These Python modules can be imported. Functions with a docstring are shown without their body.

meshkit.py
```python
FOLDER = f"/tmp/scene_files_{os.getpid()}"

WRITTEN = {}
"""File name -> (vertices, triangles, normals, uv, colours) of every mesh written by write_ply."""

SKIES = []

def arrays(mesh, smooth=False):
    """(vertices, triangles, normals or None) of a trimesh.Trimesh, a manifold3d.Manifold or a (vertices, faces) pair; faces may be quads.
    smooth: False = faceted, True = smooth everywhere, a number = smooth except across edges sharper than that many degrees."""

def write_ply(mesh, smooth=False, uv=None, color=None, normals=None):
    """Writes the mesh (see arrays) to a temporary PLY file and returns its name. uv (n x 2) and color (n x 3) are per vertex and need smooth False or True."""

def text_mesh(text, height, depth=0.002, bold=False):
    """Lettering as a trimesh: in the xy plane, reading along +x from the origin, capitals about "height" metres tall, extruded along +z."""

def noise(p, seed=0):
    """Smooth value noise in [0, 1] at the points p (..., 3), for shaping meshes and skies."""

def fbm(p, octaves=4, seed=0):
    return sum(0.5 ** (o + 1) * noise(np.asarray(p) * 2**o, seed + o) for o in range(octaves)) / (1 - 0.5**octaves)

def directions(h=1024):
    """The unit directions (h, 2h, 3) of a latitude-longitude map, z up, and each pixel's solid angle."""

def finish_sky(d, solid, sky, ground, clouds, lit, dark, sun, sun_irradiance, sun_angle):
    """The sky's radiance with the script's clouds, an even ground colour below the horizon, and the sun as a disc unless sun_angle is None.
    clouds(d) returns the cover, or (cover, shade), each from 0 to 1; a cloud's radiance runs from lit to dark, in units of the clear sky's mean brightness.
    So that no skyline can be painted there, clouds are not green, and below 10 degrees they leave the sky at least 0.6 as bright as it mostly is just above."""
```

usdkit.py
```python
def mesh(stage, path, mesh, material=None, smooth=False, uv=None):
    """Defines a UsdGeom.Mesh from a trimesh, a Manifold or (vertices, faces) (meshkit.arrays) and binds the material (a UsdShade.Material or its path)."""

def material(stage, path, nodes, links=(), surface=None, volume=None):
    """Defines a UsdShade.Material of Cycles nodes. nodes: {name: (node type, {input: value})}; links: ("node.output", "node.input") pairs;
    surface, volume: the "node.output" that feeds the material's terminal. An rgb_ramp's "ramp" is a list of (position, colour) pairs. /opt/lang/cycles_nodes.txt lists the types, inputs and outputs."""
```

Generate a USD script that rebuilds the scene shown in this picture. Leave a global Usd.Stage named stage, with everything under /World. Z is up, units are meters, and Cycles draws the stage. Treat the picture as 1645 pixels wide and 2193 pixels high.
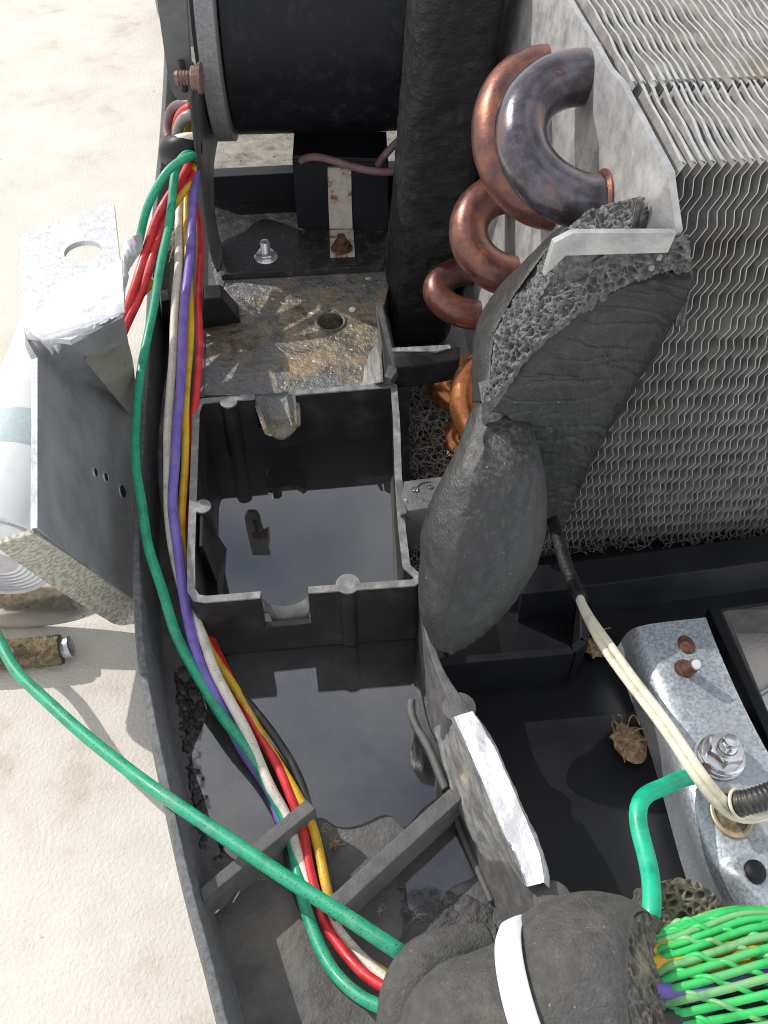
import math, numpy as np, trimesh, usdkit, meshkit
from pxr import Usd, UsdGeom, UsdLux, UsdShade, Gf, Sdf
from scipy.interpolate import make_interp_spline
from scipy.spatial import Voronoi, cKDTree
from shapely.geometry import Polygon, Point, box as sbox
from shapely import affinity

stage = Usd.Stage.CreateInMemory()
UsdGeom.SetStageUpAxis(stage, 'Z'); UsdGeom.SetStageMetersPerUnit(stage, 1.0)
UsdGeom.Xform.Define(stage, '/World'); UsdGeom.Scope.Define(stage, '/World/Looks')
rng = np.random.default_rng(7)

# ---------------------------------------------------------------- camera, sky, sun, exposure
H, TILT, FPX = 0.200, 40.6, 2031.0            # metres above the pan, degrees off straight down, focal length in photo pixels
cam = UsdGeom.Camera.Define(stage, '/World/camera')
cam.AddTranslateOp().Set(Gf.Vec3d(0, 0, H)); cam.AddRotateXOp().Set(TILT)
cam.CreateHorizontalApertureAttr(24.0); cam.CreateVerticalApertureAttr(32.0)
cam.CreateFocalLengthAttr(24.0 * FPX / 1645); cam.CreateClippingRangeAttr(Gf.Vec2f(0.005, 500))
cam.CreateExposureAttr(0.32)
SUN = np.array([-0.63, 0.37, 0.60]); SUN /= np.linalg.norm(SUN)
sun = UsdLux.DistantLight.Define(stage, '/World/sun')
sun.CreateIntensityAttr(0.78); sun.CreateAngleAttr(0.5); sun.CreateNormalizeAttr(True); sun.CreateColorAttr(Gf.Vec3f(1.0, 0.95, 0.88))
sun.AddTransformOp().Set(Gf.Matrix4d().SetRotate(Gf.Rotation(Gf.Vec3d(0, 0, 1), Gf.Vec3d(*map(float, SUN)))))
elev, rot = math.asin(SUN[2]), math.atan2(SUN[0], SUN[1])
dome = UsdLux.DomeLight.Define(stage, '/World/sky')
skym = usdkit.material(stage, '/World/Looks/sky', {
    'tc': ('texture_coordinate', {}),
    'sky': ('sky_texture', {'sky_type': 'single_scattering', 'sun_disc': False, 'sun_elevation': elev, 'sun_rotation': rot}),
    'n': ('noise_texture', {'scale': 2.6, 'detail': 6.0, 'roughness': 0.48, 'distortion': 0.3}),
    'r': ('rgb_ramp', {'ramp': [(0.28, (0, 0, 0)), (0.64, (.95, .95, .95))]}),
    'cl': ('mix', {'color2': (11.6, 11.4, 11.4)}),
    'bg': ('background_shader', {'strength': 0.105})},
    [('tc.generated', 'n.vector'), ('n.fac', 'r.fac'), ('r.color', 'cl.fac'), ('sky.color', 'cl.color1'), ('cl.color', 'bg.color')],
    surface='bg.background')
UsdShade.MaterialBindingAPI.Apply(dome.GetPrim()).Bind(skym)

# ---------------------------------------------------------------- helpers
C_, S_ = math.cos(math.radians(TILT)), math.sin(math.radians(TILT))
EYE = np.array([0, 0, H])
def ray(px, py):
    u, v = (px - 822.5) / FPX, (py - 1096.5) / FPX
    return np.array([u, S_ - v * C_, -C_ - v * S_])
def at(px, py, z):                       # where the sight line of a photo pixel meets the level z
    d = ray(px, py); return EYE + d * ((H - z) / -d[2])
def aty(px, py, y):                      # where it meets the upright plane y
    d = ray(px, py); return EYE + d * (y / d[1])
def atp(px, py, p0, n):
    d = ray(px, py); return EYE + d * (np.dot(p0 - EYE, n) / np.dot(d, n))
def pxsize(p): return ((p[1]) * S_ + (H - p[2]) * C_) / FPX      # metres per photo pixel at p
def P(*pts): return np.array([at(*p) for p in pts])
def unit(v): return np.asarray(v, float) / np.linalg.norm(v)

used = {}
def numbered(path):
    k = used.get(path, -1) + 1; used[path] = k
    return path if k == 0 else f'{path}_{k:03d}'
ORIG = {}
def meta(prim, label=None, cat=None, group=None, kind=None):
    for k, v in (('label', label), ('category', cat), ('group', group), ('kind', kind)):
        if v: prim.SetCustomDataByKey(k, v)
def thing(name, label, cat, loc=(0, 0, 0), group=None):
    path = numbered('/World/' + name); x = UsdGeom.Xform.Define(stage, path)
    x.AddTranslateOp().Set(Gf.Vec3d(*map(float, loc))); ORIG[path] = np.asarray(loc, float)
    meta(x.GetPrim(), label, cat, group); return path
def obj(name, mesh, m, parent=None, smooth=35, label=None, cat=None, group=None, kind=None):
    path = numbered((parent or '/World') + '/' + name)
    if isinstance(mesh, list): mesh = trimesh.util.concatenate(mesh)
    if isinstance(mesh, tuple): mesh = trimesh.Trimesh(*mesh, process=False)
    o = np.zeros(3)
    if parent:
        q = parent
        while q not in ORIG: q = q.rsplit('/', 1)[0]
        o = ORIG[q]
    if np.any(o): mesh = mesh.copy(); mesh.apply_translation(-o)
    pr = usdkit.mesh(stage, path, mesh, MAT[m], smooth=smooth).GetPrim()
    meta(pr, label, cat, group, kind); return path

def spline(pts, step=None, n=None):
    pts = np.asarray(pts, float)
    t = np.r_[0, np.cumsum(np.maximum(np.linalg.norm(np.diff(pts[:, :3], axis=0), axis=1), 1e-6))]
    s = make_interp_spline(t, pts, k=min(3, len(pts) - 1))
    n = n or max(8, int(t[-1] / step))
    return s(np.linspace(0, t[-1], n))
def tube(pts, r, sides=12, step=0.0012, raw=False, caps=True):
    q = np.asarray(pts, float) if raw else spline(pts, step)
    n = len(q); T = np.gradient(q, axis=0); T /= np.linalg.norm(T, axis=1)[:, None]
    u = np.cross(T[0], [0.3, 0.2, 1]); u /= np.linalg.norm(u); U = np.zeros_like(q)
    for i in range(n):
        u = u - T[i] * np.dot(u, T[i]); u /= np.linalg.norm(u); U[i] = u
    V = np.cross(T, U); a = np.arange(sides) / sides * 2 * np.pi
    R = np.interp(np.linspace(0, 1, n), np.linspace(0, 1, len(np.atleast_1d(r))), np.atleast_1d(r))
    v = q[:, None] + R[:, None, None] * (np.cos(a)[None, :, None] * U[:, None] + np.sin(a)[None, :, None] * V[:, None])
    return loft(v, caps)
def loft(rings, caps=True):
    rings = np.asarray(rings, float); n, k = rings.shape[:2]; v = rings.reshape(-1, 3)
    i, j = np.meshgrid(np.arange(n - 1), np.arange(k), indexing='ij'); j2 = (j + 1) % k
    a, b, c, d = i * k + j, i * k + j2, (i + 1) * k + j2, (i + 1) * k + j
    f = np.vstack([np.stack([a, b, c], -1).reshape(-1, 3), np.stack([a, c, d], -1).reshape(-1, 3)])
    if caps:
        v = np.vstack([v, rings[0].mean(0), rings[-1].mean(0)]); m = n * k; jj = np.arange(k); jn = (jj + 1) % k
        f = np.vstack([f, np.stack([jn, jj, np.full(k, m)], -1), np.stack([(n - 1) * k + jj, (n - 1) * k + jn, np.full(k, m + 1)], -1)])
    me = trimesh.Trimesh(v, f, process=False)
    if me.volume < 0: me.invert()
    return me
def interp_grid(G, n, m):
    G = np.asarray(G, float)
    def ax(A, n):
        k = A.shape[0]
        return A if n is None else make_interp_spline(np.arange(k), A, k=min(3, k - 1))(np.linspace(0, k - 1, n))
    G = ax(G, n); return ax(G.transpose(1, 0, 2), m).transpose(1, 0, 2)
def gnormals(G):
    a, b = np.gradient(G, axis=0), np.gradient(G, axis=1); N = np.cross(a, b)
    return N / np.maximum(np.linalg.norm(N, axis=2, keepdims=True), 1e-12)
def solid(G, t):
    """closed plate: grid G is the seen side, t metres thick behind it (or a vector to the back side)"""
    n, m = G.shape[:2]; N = gnormals(G); c = n // 2, m // 2
    if np.dot(N[c], EYE - G[c]) < 0: G = G[:, ::-1]; N = -N[:, ::-1]
    B = G + (np.asarray(t) if np.ndim(t) else -N * t)
    v = np.vstack([G.reshape(-1, 3), B.reshape(-1, 3)]); K = n * m
    i, j = np.meshgrid(np.arange(n - 1), np.arange(m - 1), indexing='ij'); a = (i * m + j).ravel(); b, c_, d = a + 1, a + m + 1, a + m
    f = [np.stack([a, d, c_], 1), np.stack([a, c_, b], 1), np.stack([a, c_, d], 1) + K, np.stack([a, b, c_], 1) + K]
    e = np.r_[np.arange(m), np.arange(1, n) * m + m - 1, (n - 1) * m + np.arange(m - 2, -1, -1), np.arange(n - 2, 0, -1) * m]
    e2 = np.roll(e, -1); f += [np.stack([e, e2, e2 + K], 1), np.stack([e, e2 + K, e + K], 1)]
    me = trimesh.Trimesh(v, np.vstack(f), process=False)
    fl = np.dot(np.cross(v[f[0][0][1]] - v[f[0][0][0]], v[f[0][0][2]] - v[f[0][0][0]]), N[0, 0])
    if fl < 0: pass
    trimesh.repair.fix_normals(me) if len(me.faces) < 3000 else (me.invert() if me.volume < 0 else None)
    return me
def quad(a, b, c, d, n=2, m=2): return interp_grid([[a, b], [d, c]], n, m)
def extr(poly, z0, z1):
    if not isinstance(poly, Polygon): poly = Polygon(np.asarray(poly)[:, :2])
    if not poly.is_valid: poly = poly.buffer(0)
    if poly.geom_type != 'Polygon': poly = max(poly.geoms, key=lambda g: g.area)
    m = trimesh.creation.extrude_polygon(poly, z1 - z0, engine='earcut'); m.apply_translation([0, 0, z0]); return m
def pp(z, *pts): return np.array([at(x, y, z)[:2] for x, y in pts])
def bar(a, b, w, h, up=(0, 0, 1)):       # a box from a to b, its top along a-b
    a, b = np.asarray(a), np.asarray(b); d = unit(b - a); s = unit(np.cross(d, up)); u = np.cross(s, d)
    r = [[e + s * w / 2, e - s * w / 2, e - s * w / 2 - u * h, e + s * w / 2 - u * h] for e in (a, b)]
    return loft(r)
def toaxis(m, c, axis):
    z = unit(axis); x = unit(np.cross([0.12, 0.9, 0.3], z)); M = np.eye(4); M[:3, :3] = np.stack([x, np.cross(z, x), z], 1); M[:3, 3] = c
    m.apply_transform(M); return m
def revolve(prof, sec=40): return trimesh.creation.revolve(np.asarray(prof, float), sections=sec)
def hexnut(c, axis, af, h, flange=0, hole=0):
    a = np.arange(6) / 6 * 2 * np.pi + 0.3; R = af / math.sqrt(3)
    pr = [[(R - 0.10 * af) , 0], [R, 0.09 * h], [R, 0.86 * h], [R * 0.86, h]]
    sec = 36; t = np.arange(sec) / sec * 2 * np.pi + 0.3
    def hexr(t, R): return (R * math.cos(math.pi / 6)) / np.cos((t - 0.3 + 1e-9) % (math.pi / 3) - math.pi / 6)
    rings = []
    for r, z in ((R, 0), (R, h * .85), (None, h)):
        rr = np.minimum(hexr(t, R), af * 0.5 * 0.97) if r is None else hexr(t, R)
        rings.append(np.stack([rr * np.cos(t), rr * np.sin(t), np.full(sec, z)], 1))
    if hole:
        rings.append(np.stack([hole * np.cos(t), hole * np.sin(t), np.full(sec, h)], 1)); rings.append(np.stack([hole * np.cos(t), hole * np.sin(t), np.full(sec, h * .4)], 1))
    ms = [loft(rings)]
    if flange: ms.append(revolve([[0, -.0002], [flange, -.0002], [flange, h * .16], [flange * .93, h * .26], [0, h * .27]]))
    return toaxis(trimesh.util.concatenate(ms), c, axis)
def stud(c, axis, r, L, pitch=0.0007):
    pr = [[0, 0]]; z = 0
    while z < L - pitch: pr += [[r, z + .25 * pitch], [r * .84, z + .75 * pitch]]; z += pitch
    pr += [[r * .8, L - .1 * pitch], [r * .55, L], [0, L]]
    return toaxis(revolve(pr, 24), c, axis)
def pits(p, size, depth, seed, power=2.0):
    """open-cell foam relief at points p (n,3): depth of the cell each one lies in"""
    lo, hi = p.min(0) - size, p.max(0) + size; r = np.random.default_rng(seed)
    n = int(min(60000, np.prod((hi - lo) / size) * 1.0) + 50)
    s = r.uniform(lo, hi, (n, 3)); d, _ = cKDTree(s).query(p, k=2)
    e = (d[:, 1] - d[:, 0]) / size
    return -depth * np.clip(e * 2.2, 0, 1) ** power
def rough(me, amp, scale, seed=0, oct=3):
    N = np.array(me.vertex_normals); me.vertices = me.vertices + N * ((meshkit.fbm(me.vertices * scale, oct, seed) - .5) * 2 * amp)[:, None]; return me

# ---------------------------------------------------------------- materials
MAT = {}
def mk(name, ramp, scale=200., detail=6., nrough=.6, rgh=(.45, .6), metal=0., bump=0.3, bscale=None, bdist=.0003, bevel=0., specks=None,
       dust=None, big=None, spec=.5, coat=0., stretch=None, extra=None, distort=0., ior=1.5, vor=None):
    """a surface: colour ramp over noise, roughness over the same noise, fine relief, specks, dust on what faces up"""
    n = {'g': ('geometry', {}), 'n': ('noise_texture', {'scale': scale, 'detail': detail, 'roughness': nrough, 'distortion': distort}),
         'r': ('rgb_ramp', {'ramp': ramp}), 'rr': ('map_range', {'to_min': rgh[0], 'to_max': rgh[1], 'from_min': .3, 'from_max': .7, 'clamp': True}),
         'p': ('principled_bsdf', {'metallic': metal, 'specular_ior_level': spec, 'coat_weight': coat, 'coat_roughness': .12, 'ior': ior})}
    L = [('n.fac', 'r.fac'), ('n.fac', 'rr.value'), ('rr.result', 'p.roughness')]
    src = 'g.position'
    if stretch is not None:
        n['mp'] = ('mapping', {'scale': stretch[0], 'rotation': stretch[1]}); L.append(('g.position', 'mp.vector')); src = 'mp.vector'
    L.append((src, 'n.vector')); col = 'r.color'
    if vor:
        n['v'] = ('voronoi_texture', {'scale': vor[0], 'feature': 'f1'}); n['vm'] = ('mix', {'mix_type': 'overlay', 'fac': vor[1]})
        n['vh'] = ('rgb_to_bw', {}); L += [('g.position', 'v.vector'), ('v.color', 'vh.color'), (col, 'vm.color1'), ('vh.val', 'vm.color2')]; col = 'vm.color'
    if big:
        n['n3'] = ('noise_texture', {'scale': big[1], 'detail': 4.0, 'roughness': .6}); n['r3'] = ('rgb_ramp', {'ramp': [(big[2], (0, 0, 0)), (big[3], (1, 1, 1))]})
        n['m3'] = ('mix', {'color2': big[0]}); L += [('g.position', 'n3.vector'), ('n3.fac', 'r3.fac'), ('r3.color', 'm3.fac'), (col, 'm3.color1')]; col = 'm3.color'
    if dust:
        n['sx'] = ('separate_xyz', {}); n['n4'] = ('noise_texture', {'scale': dust[1], 'detail': 7.0, 'roughness': .7})
        n['a4'] = ('math', {'math_type': 'multiply'}); n['r4'] = ('rgb_ramp', {'ramp': [(dust[2], (0, 0, 0)), (dust[3], (1, 1, 1))]}); n['m4'] = ('mix', {'color2': dust[0]})
        L += [('g.normal', 'sx.vector'), ('g.position', 'n4.vector'), ('sx.z', 'a4.value1'), ('n4.fac', 'a4.value2'), ('a4.value', 'r4.fac'), ('r4.color', 'm4.fac'), (col, 'm4.color1')]; col = 'm4.color'
    if specks:
        n['n2'] = ('noise_texture', {'scale': specks[1], 'detail': 3.0, 'roughness': .6}); n['r2'] = ('rgb_ramp', {'ramp': [(specks[2], (0, 0, 0)), (specks[2] + .04, (1, 1, 1))]})
        n['m2'] = ('mix', {'color2': specks[0]}); L += [('g.position', 'n2.vector'), ('n2.fac', 'r2.fac'), ('r2.color', 'm2.fac'), (col, 'm2.color1')]; col = 'm2.color'
    L.append((col, 'p.base_color')); nrm = None
    if bevel:
        n['bv'] = ('bevel', {'samples': 4, 'radius': bevel}); nrm = 'bv.bevel'
    if bump:
        n['nb'] = ('noise_texture', {'scale': bscale or scale * 3, 'detail': 5.0, 'roughness': .6}); n['b'] = ('bump', {'strength': bump, 'distance': bdist})
        L += [(src, 'nb.vector'), ('nb.fac', 'b.height')]
        if nrm: L.append((nrm, 'b.normal'))
        nrm = 'b.normal'
    if nrm: L.append((nrm, 'p.normal'))
    if extra: n.update(extra[0]); L += extra[1]
    MAT[name] = usdkit.material(stage, '/World/Looks/' + name, n, L, surface='p.BSDF')

g = lambda v: (v, v, v)
mk('roof', [(.3, (.45, .40, .32)), (.42, (.57, .535, .475)), (.6, (.63, .605, .555)), (.75, (.67, .65, .605))], scale=38, detail=9, nrough=.66, rgh=(.7, .9), bump=.8, bscale=1000, bdist=.0004,
   big=((.58, .51, .40), 14, .54, .84), specks=((.30, .22, .14), 300, .735))
mk('plastic', [(.3, g(.006)), (.55, g(.012)), (.75, (.034, .033, .031))], scale=130, detail=8, rgh=(.38, .55), bump=.25, bscale=1800, bdist=.0002, bevel=.0006,
   specks=(g(.3), 1300, .735), dust=((.09, .086, .08), 260, .54, .88), spec=.3)
mk('plastic_clean', [(.35, (.0045, .005, .0065)), (.7, (.009, .010, .013))], scale=90, detail=7, rgh=(.38, .5), bump=.15, bscale=2200, bdist=.0001, bevel=.0006, specks=(g(.15), 900, .76), spec=.3)
mk('plastic_worn', [(.3, (.062, .062, .062)), (.5, (.088, .088, .088)), (.72, (.13, .129, .127))], scale=300, detail=8, nrough=.6, rgh=(.45, .7), bump=.5, bscale=1500, bdist=.0003, bevel=.0005)
mk('rim', [(.3, g(.10)), (.5, g(.17)), (.75, (.30, .30, .295))], scale=400, detail=8, nrough=.6, rgh=(.4, .6), bump=.4, bscale=1700, bdist=.0003)
mk('pan_lip', [(.3, (.05, .052, .055)), (.6, (.13, .135, .14)), (.8, (.2, .2, .2))], scale=700, detail=6, rgh=(.45, .65), bump=.6, bscale=2200, bdist=.0003, bevel=.0005)
mk('channel', [(.3, (.032, .032, .033)), (.5, (.075, .074, .073)), (.66, (.125, .122, .117)), (.85, (.20, .19, .175))], scale=110, detail=10, nrough=.7, rgh=(.4, .7), bump=.6, bscale=900, bdist=.0005,
   big=((.14, .125, .10), 45, .54, .75), specks=((.3, .28, .24), 800, .72))
mk('deck', [(.28, (.03, .028, .026)), (.40, (.10, .085, .062)), (.52, (.19, .165, .115)), (.60, (.24, .18, .115)), (.66, (.27, .16, .08)), (.72, (.42, .40, .37))], scale=120, detail=8, nrough=.62, rgh=(.12, .45), bump=.9, bscale=330, bdist=.0016, distort=1.2,
   big=((.13, .135, .14), 34, .47, .60), specks=(g(.62), 420, .68), spec=.6)
mk('shelf', [(.3, (.06, .055, .05)), (.5, (.24, .22, .19)), (.75, (.42, .39, .34))], scale=230, detail=9, nrough=.7, rgh=(.6, .85), bump=.6, specks=((.04, .04, .04), 350, .66))
mk('black_metal', [(.3, (.0025, .003, .0045)), (.55, (.005, .0057, .0075)), (.8, (.028, .028, .030))], scale=260, detail=9, nrough=.7, rgh=(.35, .55), bump=.3, bscale=1400, bdist=.0002, bevel=.0004,
   stretch=((1, .35, 1), (0, 0, 0)), specks=(g(.12), 900, .73), spec=.22)
mk('black_plate', [(.3, (.006, .006, .0065)), (.52, (.013, .013, .0135)), (.8, (.10, .097, .093))], scale=320, detail=9, nrough=.75, rgh=(.35, .6), bump=.5, bscale=900, bdist=.0004, bevel=.0004, specks=(g(.3), 800, .70))
mk('ring_metal', [(.3, g(.10)), (.7, g(.22))], scale=1500, rgh=(.4, .6), bump=.4, bscale=2500, bdist=.0002, bevel=.0004)
mk('bracket_grey', [(.3, g(.05)), (.7, g(.10))], scale=200, rgh=(.4, .6), bump=.3, bdist=.0002, bevel=.0004)
mk('foam', [(.3, (.016, .017, .0175)), (.55, (.030, .031, .0315)), (.8, (.055, .056, .056))], scale=420, detail=9, nrough=.75, rgh=(.36, .55), bump=.55, bscale=1700, bdist=.0004, stretch=((1, .5, 1), (0, 0, .5)),
   specks=((.34, .32, .28), 1500, .70), dust=((.17, .165, .155), 900, .42, .80), spec=.42)
mk('foam_dark', [(.3, (.005, .005, .0055)), (.55, (.012, .012, .0125)), (.8, (.040, .040, .041))], scale=300, detail=9, nrough=.75, spec=.32, rgh=(.4, .6), bump=1., bscale=500, bdist=.0009, stretch=((.5, 1, .8), (0, 0, .2)))
mk('foam_cut', [(.3, (.035, .035, .035)), (.55, (.11, .11, .11)), (.8, (.24, .24, .24))], scale=900, detail=6, rgh=(.45, .7), bump=.5, bscale=2500, bdist=.0003, dust=((.2, .2, .195), 700, .35, .9))
mk('foam_dusty', [(.3, (.038, .038, .038)), (.55, (.072, .071, .069)), (.8, (.13, .126, .118))], scale=500, detail=9, nrough=.75, rgh=(.6, .8), bump=.9, bscale=1800, bdist=.0005,
   big=((.15, .135, .105), 60, .56, .80), specks=((.3, .28, .24), 1600, .70))
mk('foam_dusty_cut', [(.3, (.03, .028, .025)), (.55, (.10, .09, .075)), (.8, (.30, .27, .21))], scale=600, detail=7, rgh=(.6, .8), bump=.5, bscale=2500, bdist=.0004, big=((.28, .24, .17), 90, .52, .72))
mk('reticulated', [(.3, (.08, .07, .065)), (.55, (.22, .20, .18)), (.8, (.45, .41, .37))], scale=700, rgh=(.25, .45), bump=0)
mk('aluminium', [(.3, (.42, .42, .42)), (.6, (.60, .60, .595)), (.8, (.72, .72, .70))], scale=300, detail=7, rgh=(.3, .5), metal=.85, bump=.3, bscale=1500, bdist=.0002, big=((.42, .39, .33), 60, .55, .8))
mk('fin_metal', [(.3, (.36, .355, .345)), (.6, (.52, .515, .505)), (.8, (.62, .615, .60))], scale=250, detail=6, rgh=(.28, .42), metal=.5, bump=.25, bscale=900, bdist=.0003, big=((.34, .29, .22), 70, .55, .8))
mk('end_plate', [(.3, (.26, .265, .27)), (.55, (.42, .42, .42)), (.8, (.52, .50, .45))], scale=180, detail=9, nrough=.7, rgh=(.4, .6), metal=.45, bump=.4, bscale=500, bdist=.0004, specks=((.5, .45, .33), 260, .66))
mk('copper_dark', [(.30, (.09, .045, .035)), (.42, (.055, .05, .06)), (.52, (.10, .095, .115)), (.62, (.19, .10, .07)), (.74, (.50, .20, .07))], scale=95, detail=9, nrough=.68, rgh=(.16, .34), metal=.75, bump=.15, bscale=900, bdist=.0003, specks=((.25, .08, .03), 1300, .64), coat=.3)
mk('copper_red', [(.3, (.055, .03, .036)), (.46, (.12, .05, .042)), (.6, (.20, .075, .045)), (.75, (.38, .14, .055))], scale=170, detail=9, nrough=.72, rgh=(.26, .48), metal=.6, bump=.2, bscale=1100, bdist=.0003, specks=((.08, .04, .035), 1100, .64), coat=.3)
mk('copper', [(.3, (.12, .04, .02)), (.5, (.33, .12, .04)), (.7, (.52, .21, .07))], scale=130, detail=8, rgh=(.18, .35), metal=.75, bump=.15, bdist=.0003, specks=((.15, .06, .03), 900, .63), coat=.2)
mk('galvanised', [(.38, (.27, .305, .34)), (.5, (.36, .40, .435)), (.62, (.46, .50, .53))], scale=1500, detail=5, rgh=(.32, .5), metal=.55, bump=.3, bscale=1500, bdist=.0002, vor=(2600, .12), big=((.44, .45, .45), 50, .5, .8))
mk('galvanised_dark', [(.3, (.30, .32, .335)), (.5, (.36, .38, .395)), (.7, (.42, .435, .445))], scale=90, detail=7, nrough=.55, rgh=(.28, .46), metal=.6, bump=.35, bscale=900, bdist=.0002, specks=(g(.62), 1100, .70), big=((.36, .34, .30), 40, .55, .8))
mk('galvanised_spangle', [(.40, (.26, .25, .21)), (.47, (.32, .31, .26)), (.53, (.46, .45, .39)), (.7, (.52, .51, .45))], scale=1000, detail=5, nrough=.55, rgh=(.4, .6), metal=.2, bump=.5, bscale=620, bdist=.0004)
mk('galvanised_dirty', [(.3, (.20, .19, .165)), (.5, (.31, .30, .26)), (.7, (.42, .40, .35))], scale=70, detail=9, nrough=.65, rgh=(.35, .55), metal=.4, bump=.4, bscale=500, bdist=.0003, specks=((.10, .09, .07), 500, .67))
mk('zinc_bright', [(.3, (.50, .51, .52)), (.5, (.58, .59, .60)), (.7, (.66, .66, .66))], scale=500, detail=8, nrough=.6, rgh=(.3, .5), metal=.5, bump=.5, bscale=1500, bdist=.0003, big=((.78, .70, .56), 40, .55, .72), vor=(1400, .12))
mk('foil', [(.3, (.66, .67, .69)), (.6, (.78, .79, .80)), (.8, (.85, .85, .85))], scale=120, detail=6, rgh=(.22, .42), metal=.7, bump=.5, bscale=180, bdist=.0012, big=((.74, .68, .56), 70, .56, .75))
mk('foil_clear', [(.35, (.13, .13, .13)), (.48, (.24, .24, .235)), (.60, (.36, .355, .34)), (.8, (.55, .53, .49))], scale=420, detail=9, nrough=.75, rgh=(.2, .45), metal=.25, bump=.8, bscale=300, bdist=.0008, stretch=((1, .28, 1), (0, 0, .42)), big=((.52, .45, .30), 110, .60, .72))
mk('chrome', [(.3, (.62, .63, .65)), (.7, (.78, .79, .80))], scale=400, rgh=(.12, .25), metal=.95, bump=0)
mk('zinc_bolt', [(.3, (.55, .57, .58)), (.7, (.72, .73, .74))], scale=600, rgh=(.22, .4), metal=.85, bump=.2, bdist=.0001)
mk('rust', [(.3, (.03, .013, .009)), (.5, (.085, .032, .02)), (.7, (.17, .075, .045)), (.85, (.26, .22, .19))], scale=1200, detail=8, rgh=(.6, .85), bump=.8, bscale=1800, bdist=.0004)
mk('brown_bolt', [(.3, (.09, .055, .045)), (.7, (.21, .13, .10))], scale=900, rgh=(.4, .6), metal=.4, bump=.3, bdist=.0002)
mk('rusty_strap', [(.42, (.52, .49, .43)), (.55, (.44, .40, .34)), (.60, (.30, .14, .06)), (.7, (.12, .045, .02))], scale=260, detail=9, nrough=.7, rgh=(.4, .65), metal=.3, bump=.4, bdist=.0003)
def wire(name, c, dirt=.62, dark=(.03, .03, .028), sc=900):
    c = np.array(c); mk(name, [(.3, tuple(c * .62)), (.5, tuple(c)), (.75, tuple(np.minimum(c * 1.1 + .02, 1)))], scale=260, detail=7, rgh=(.38, .6), bump=.3, bscale=1500, bdist=.0002, specks=(dark, sc * 3.2, dirt), coat=.1, big=(tuple(c * .55 + np.array((.30, .28, .23)) * .35), 130, .55, .80))
wire('green_wire', (.010, .30, .16), .60); wire('green_clean', (.0, .42, .24), .76); wire('green_dull', (.015, .21, .13), .57)
wire('red_wire', (.52, .014, .022), .68); wire('yellow_wire', (.62, .37, .015), .64); wire('orange_wire', (.70, .22, .01), .70)
wire('white_wire', (.60, .56, .47), .625, (.10, .09, .07)); wire('cream_wire', (.66, .62, .48), .685, (.16, .10, .06)); wire('purple_wire', (.15, .10, .40), .64)
wire('black_wire', (.022, .022, .023), .70, (.12, .12, .11)); wire('mauve_wire', (.13, .07, .075), .75); wire('grey_wire', (.22, .21, .19), .65)
wire('mesh_green', (.03, .48, .11), .72, (.28, .42, .2)); wire('mesh_dusty', (.15, .42, .16), .66, (.32, .4, .22))
mk('white_plastic', [(.3, (.62, .66, .66)), (.7, (.74, .77, .77))], scale=300, rgh=(.35, .5), bump=.1, bdist=.0001, spec=.5)
mk('white_paint', [(.3, (.56, .59, .60)), (.7, (.64, .67, .67))], scale=120, rgh=(.35, .5), bump=.1, bdist=.0001)
mk('band_grey', [(.3, (.32, .41, .42)), (.7, (.39, .47, .48))], scale=900, rgh=(.4, .5), bump=.2, bdist=.0001)
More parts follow.
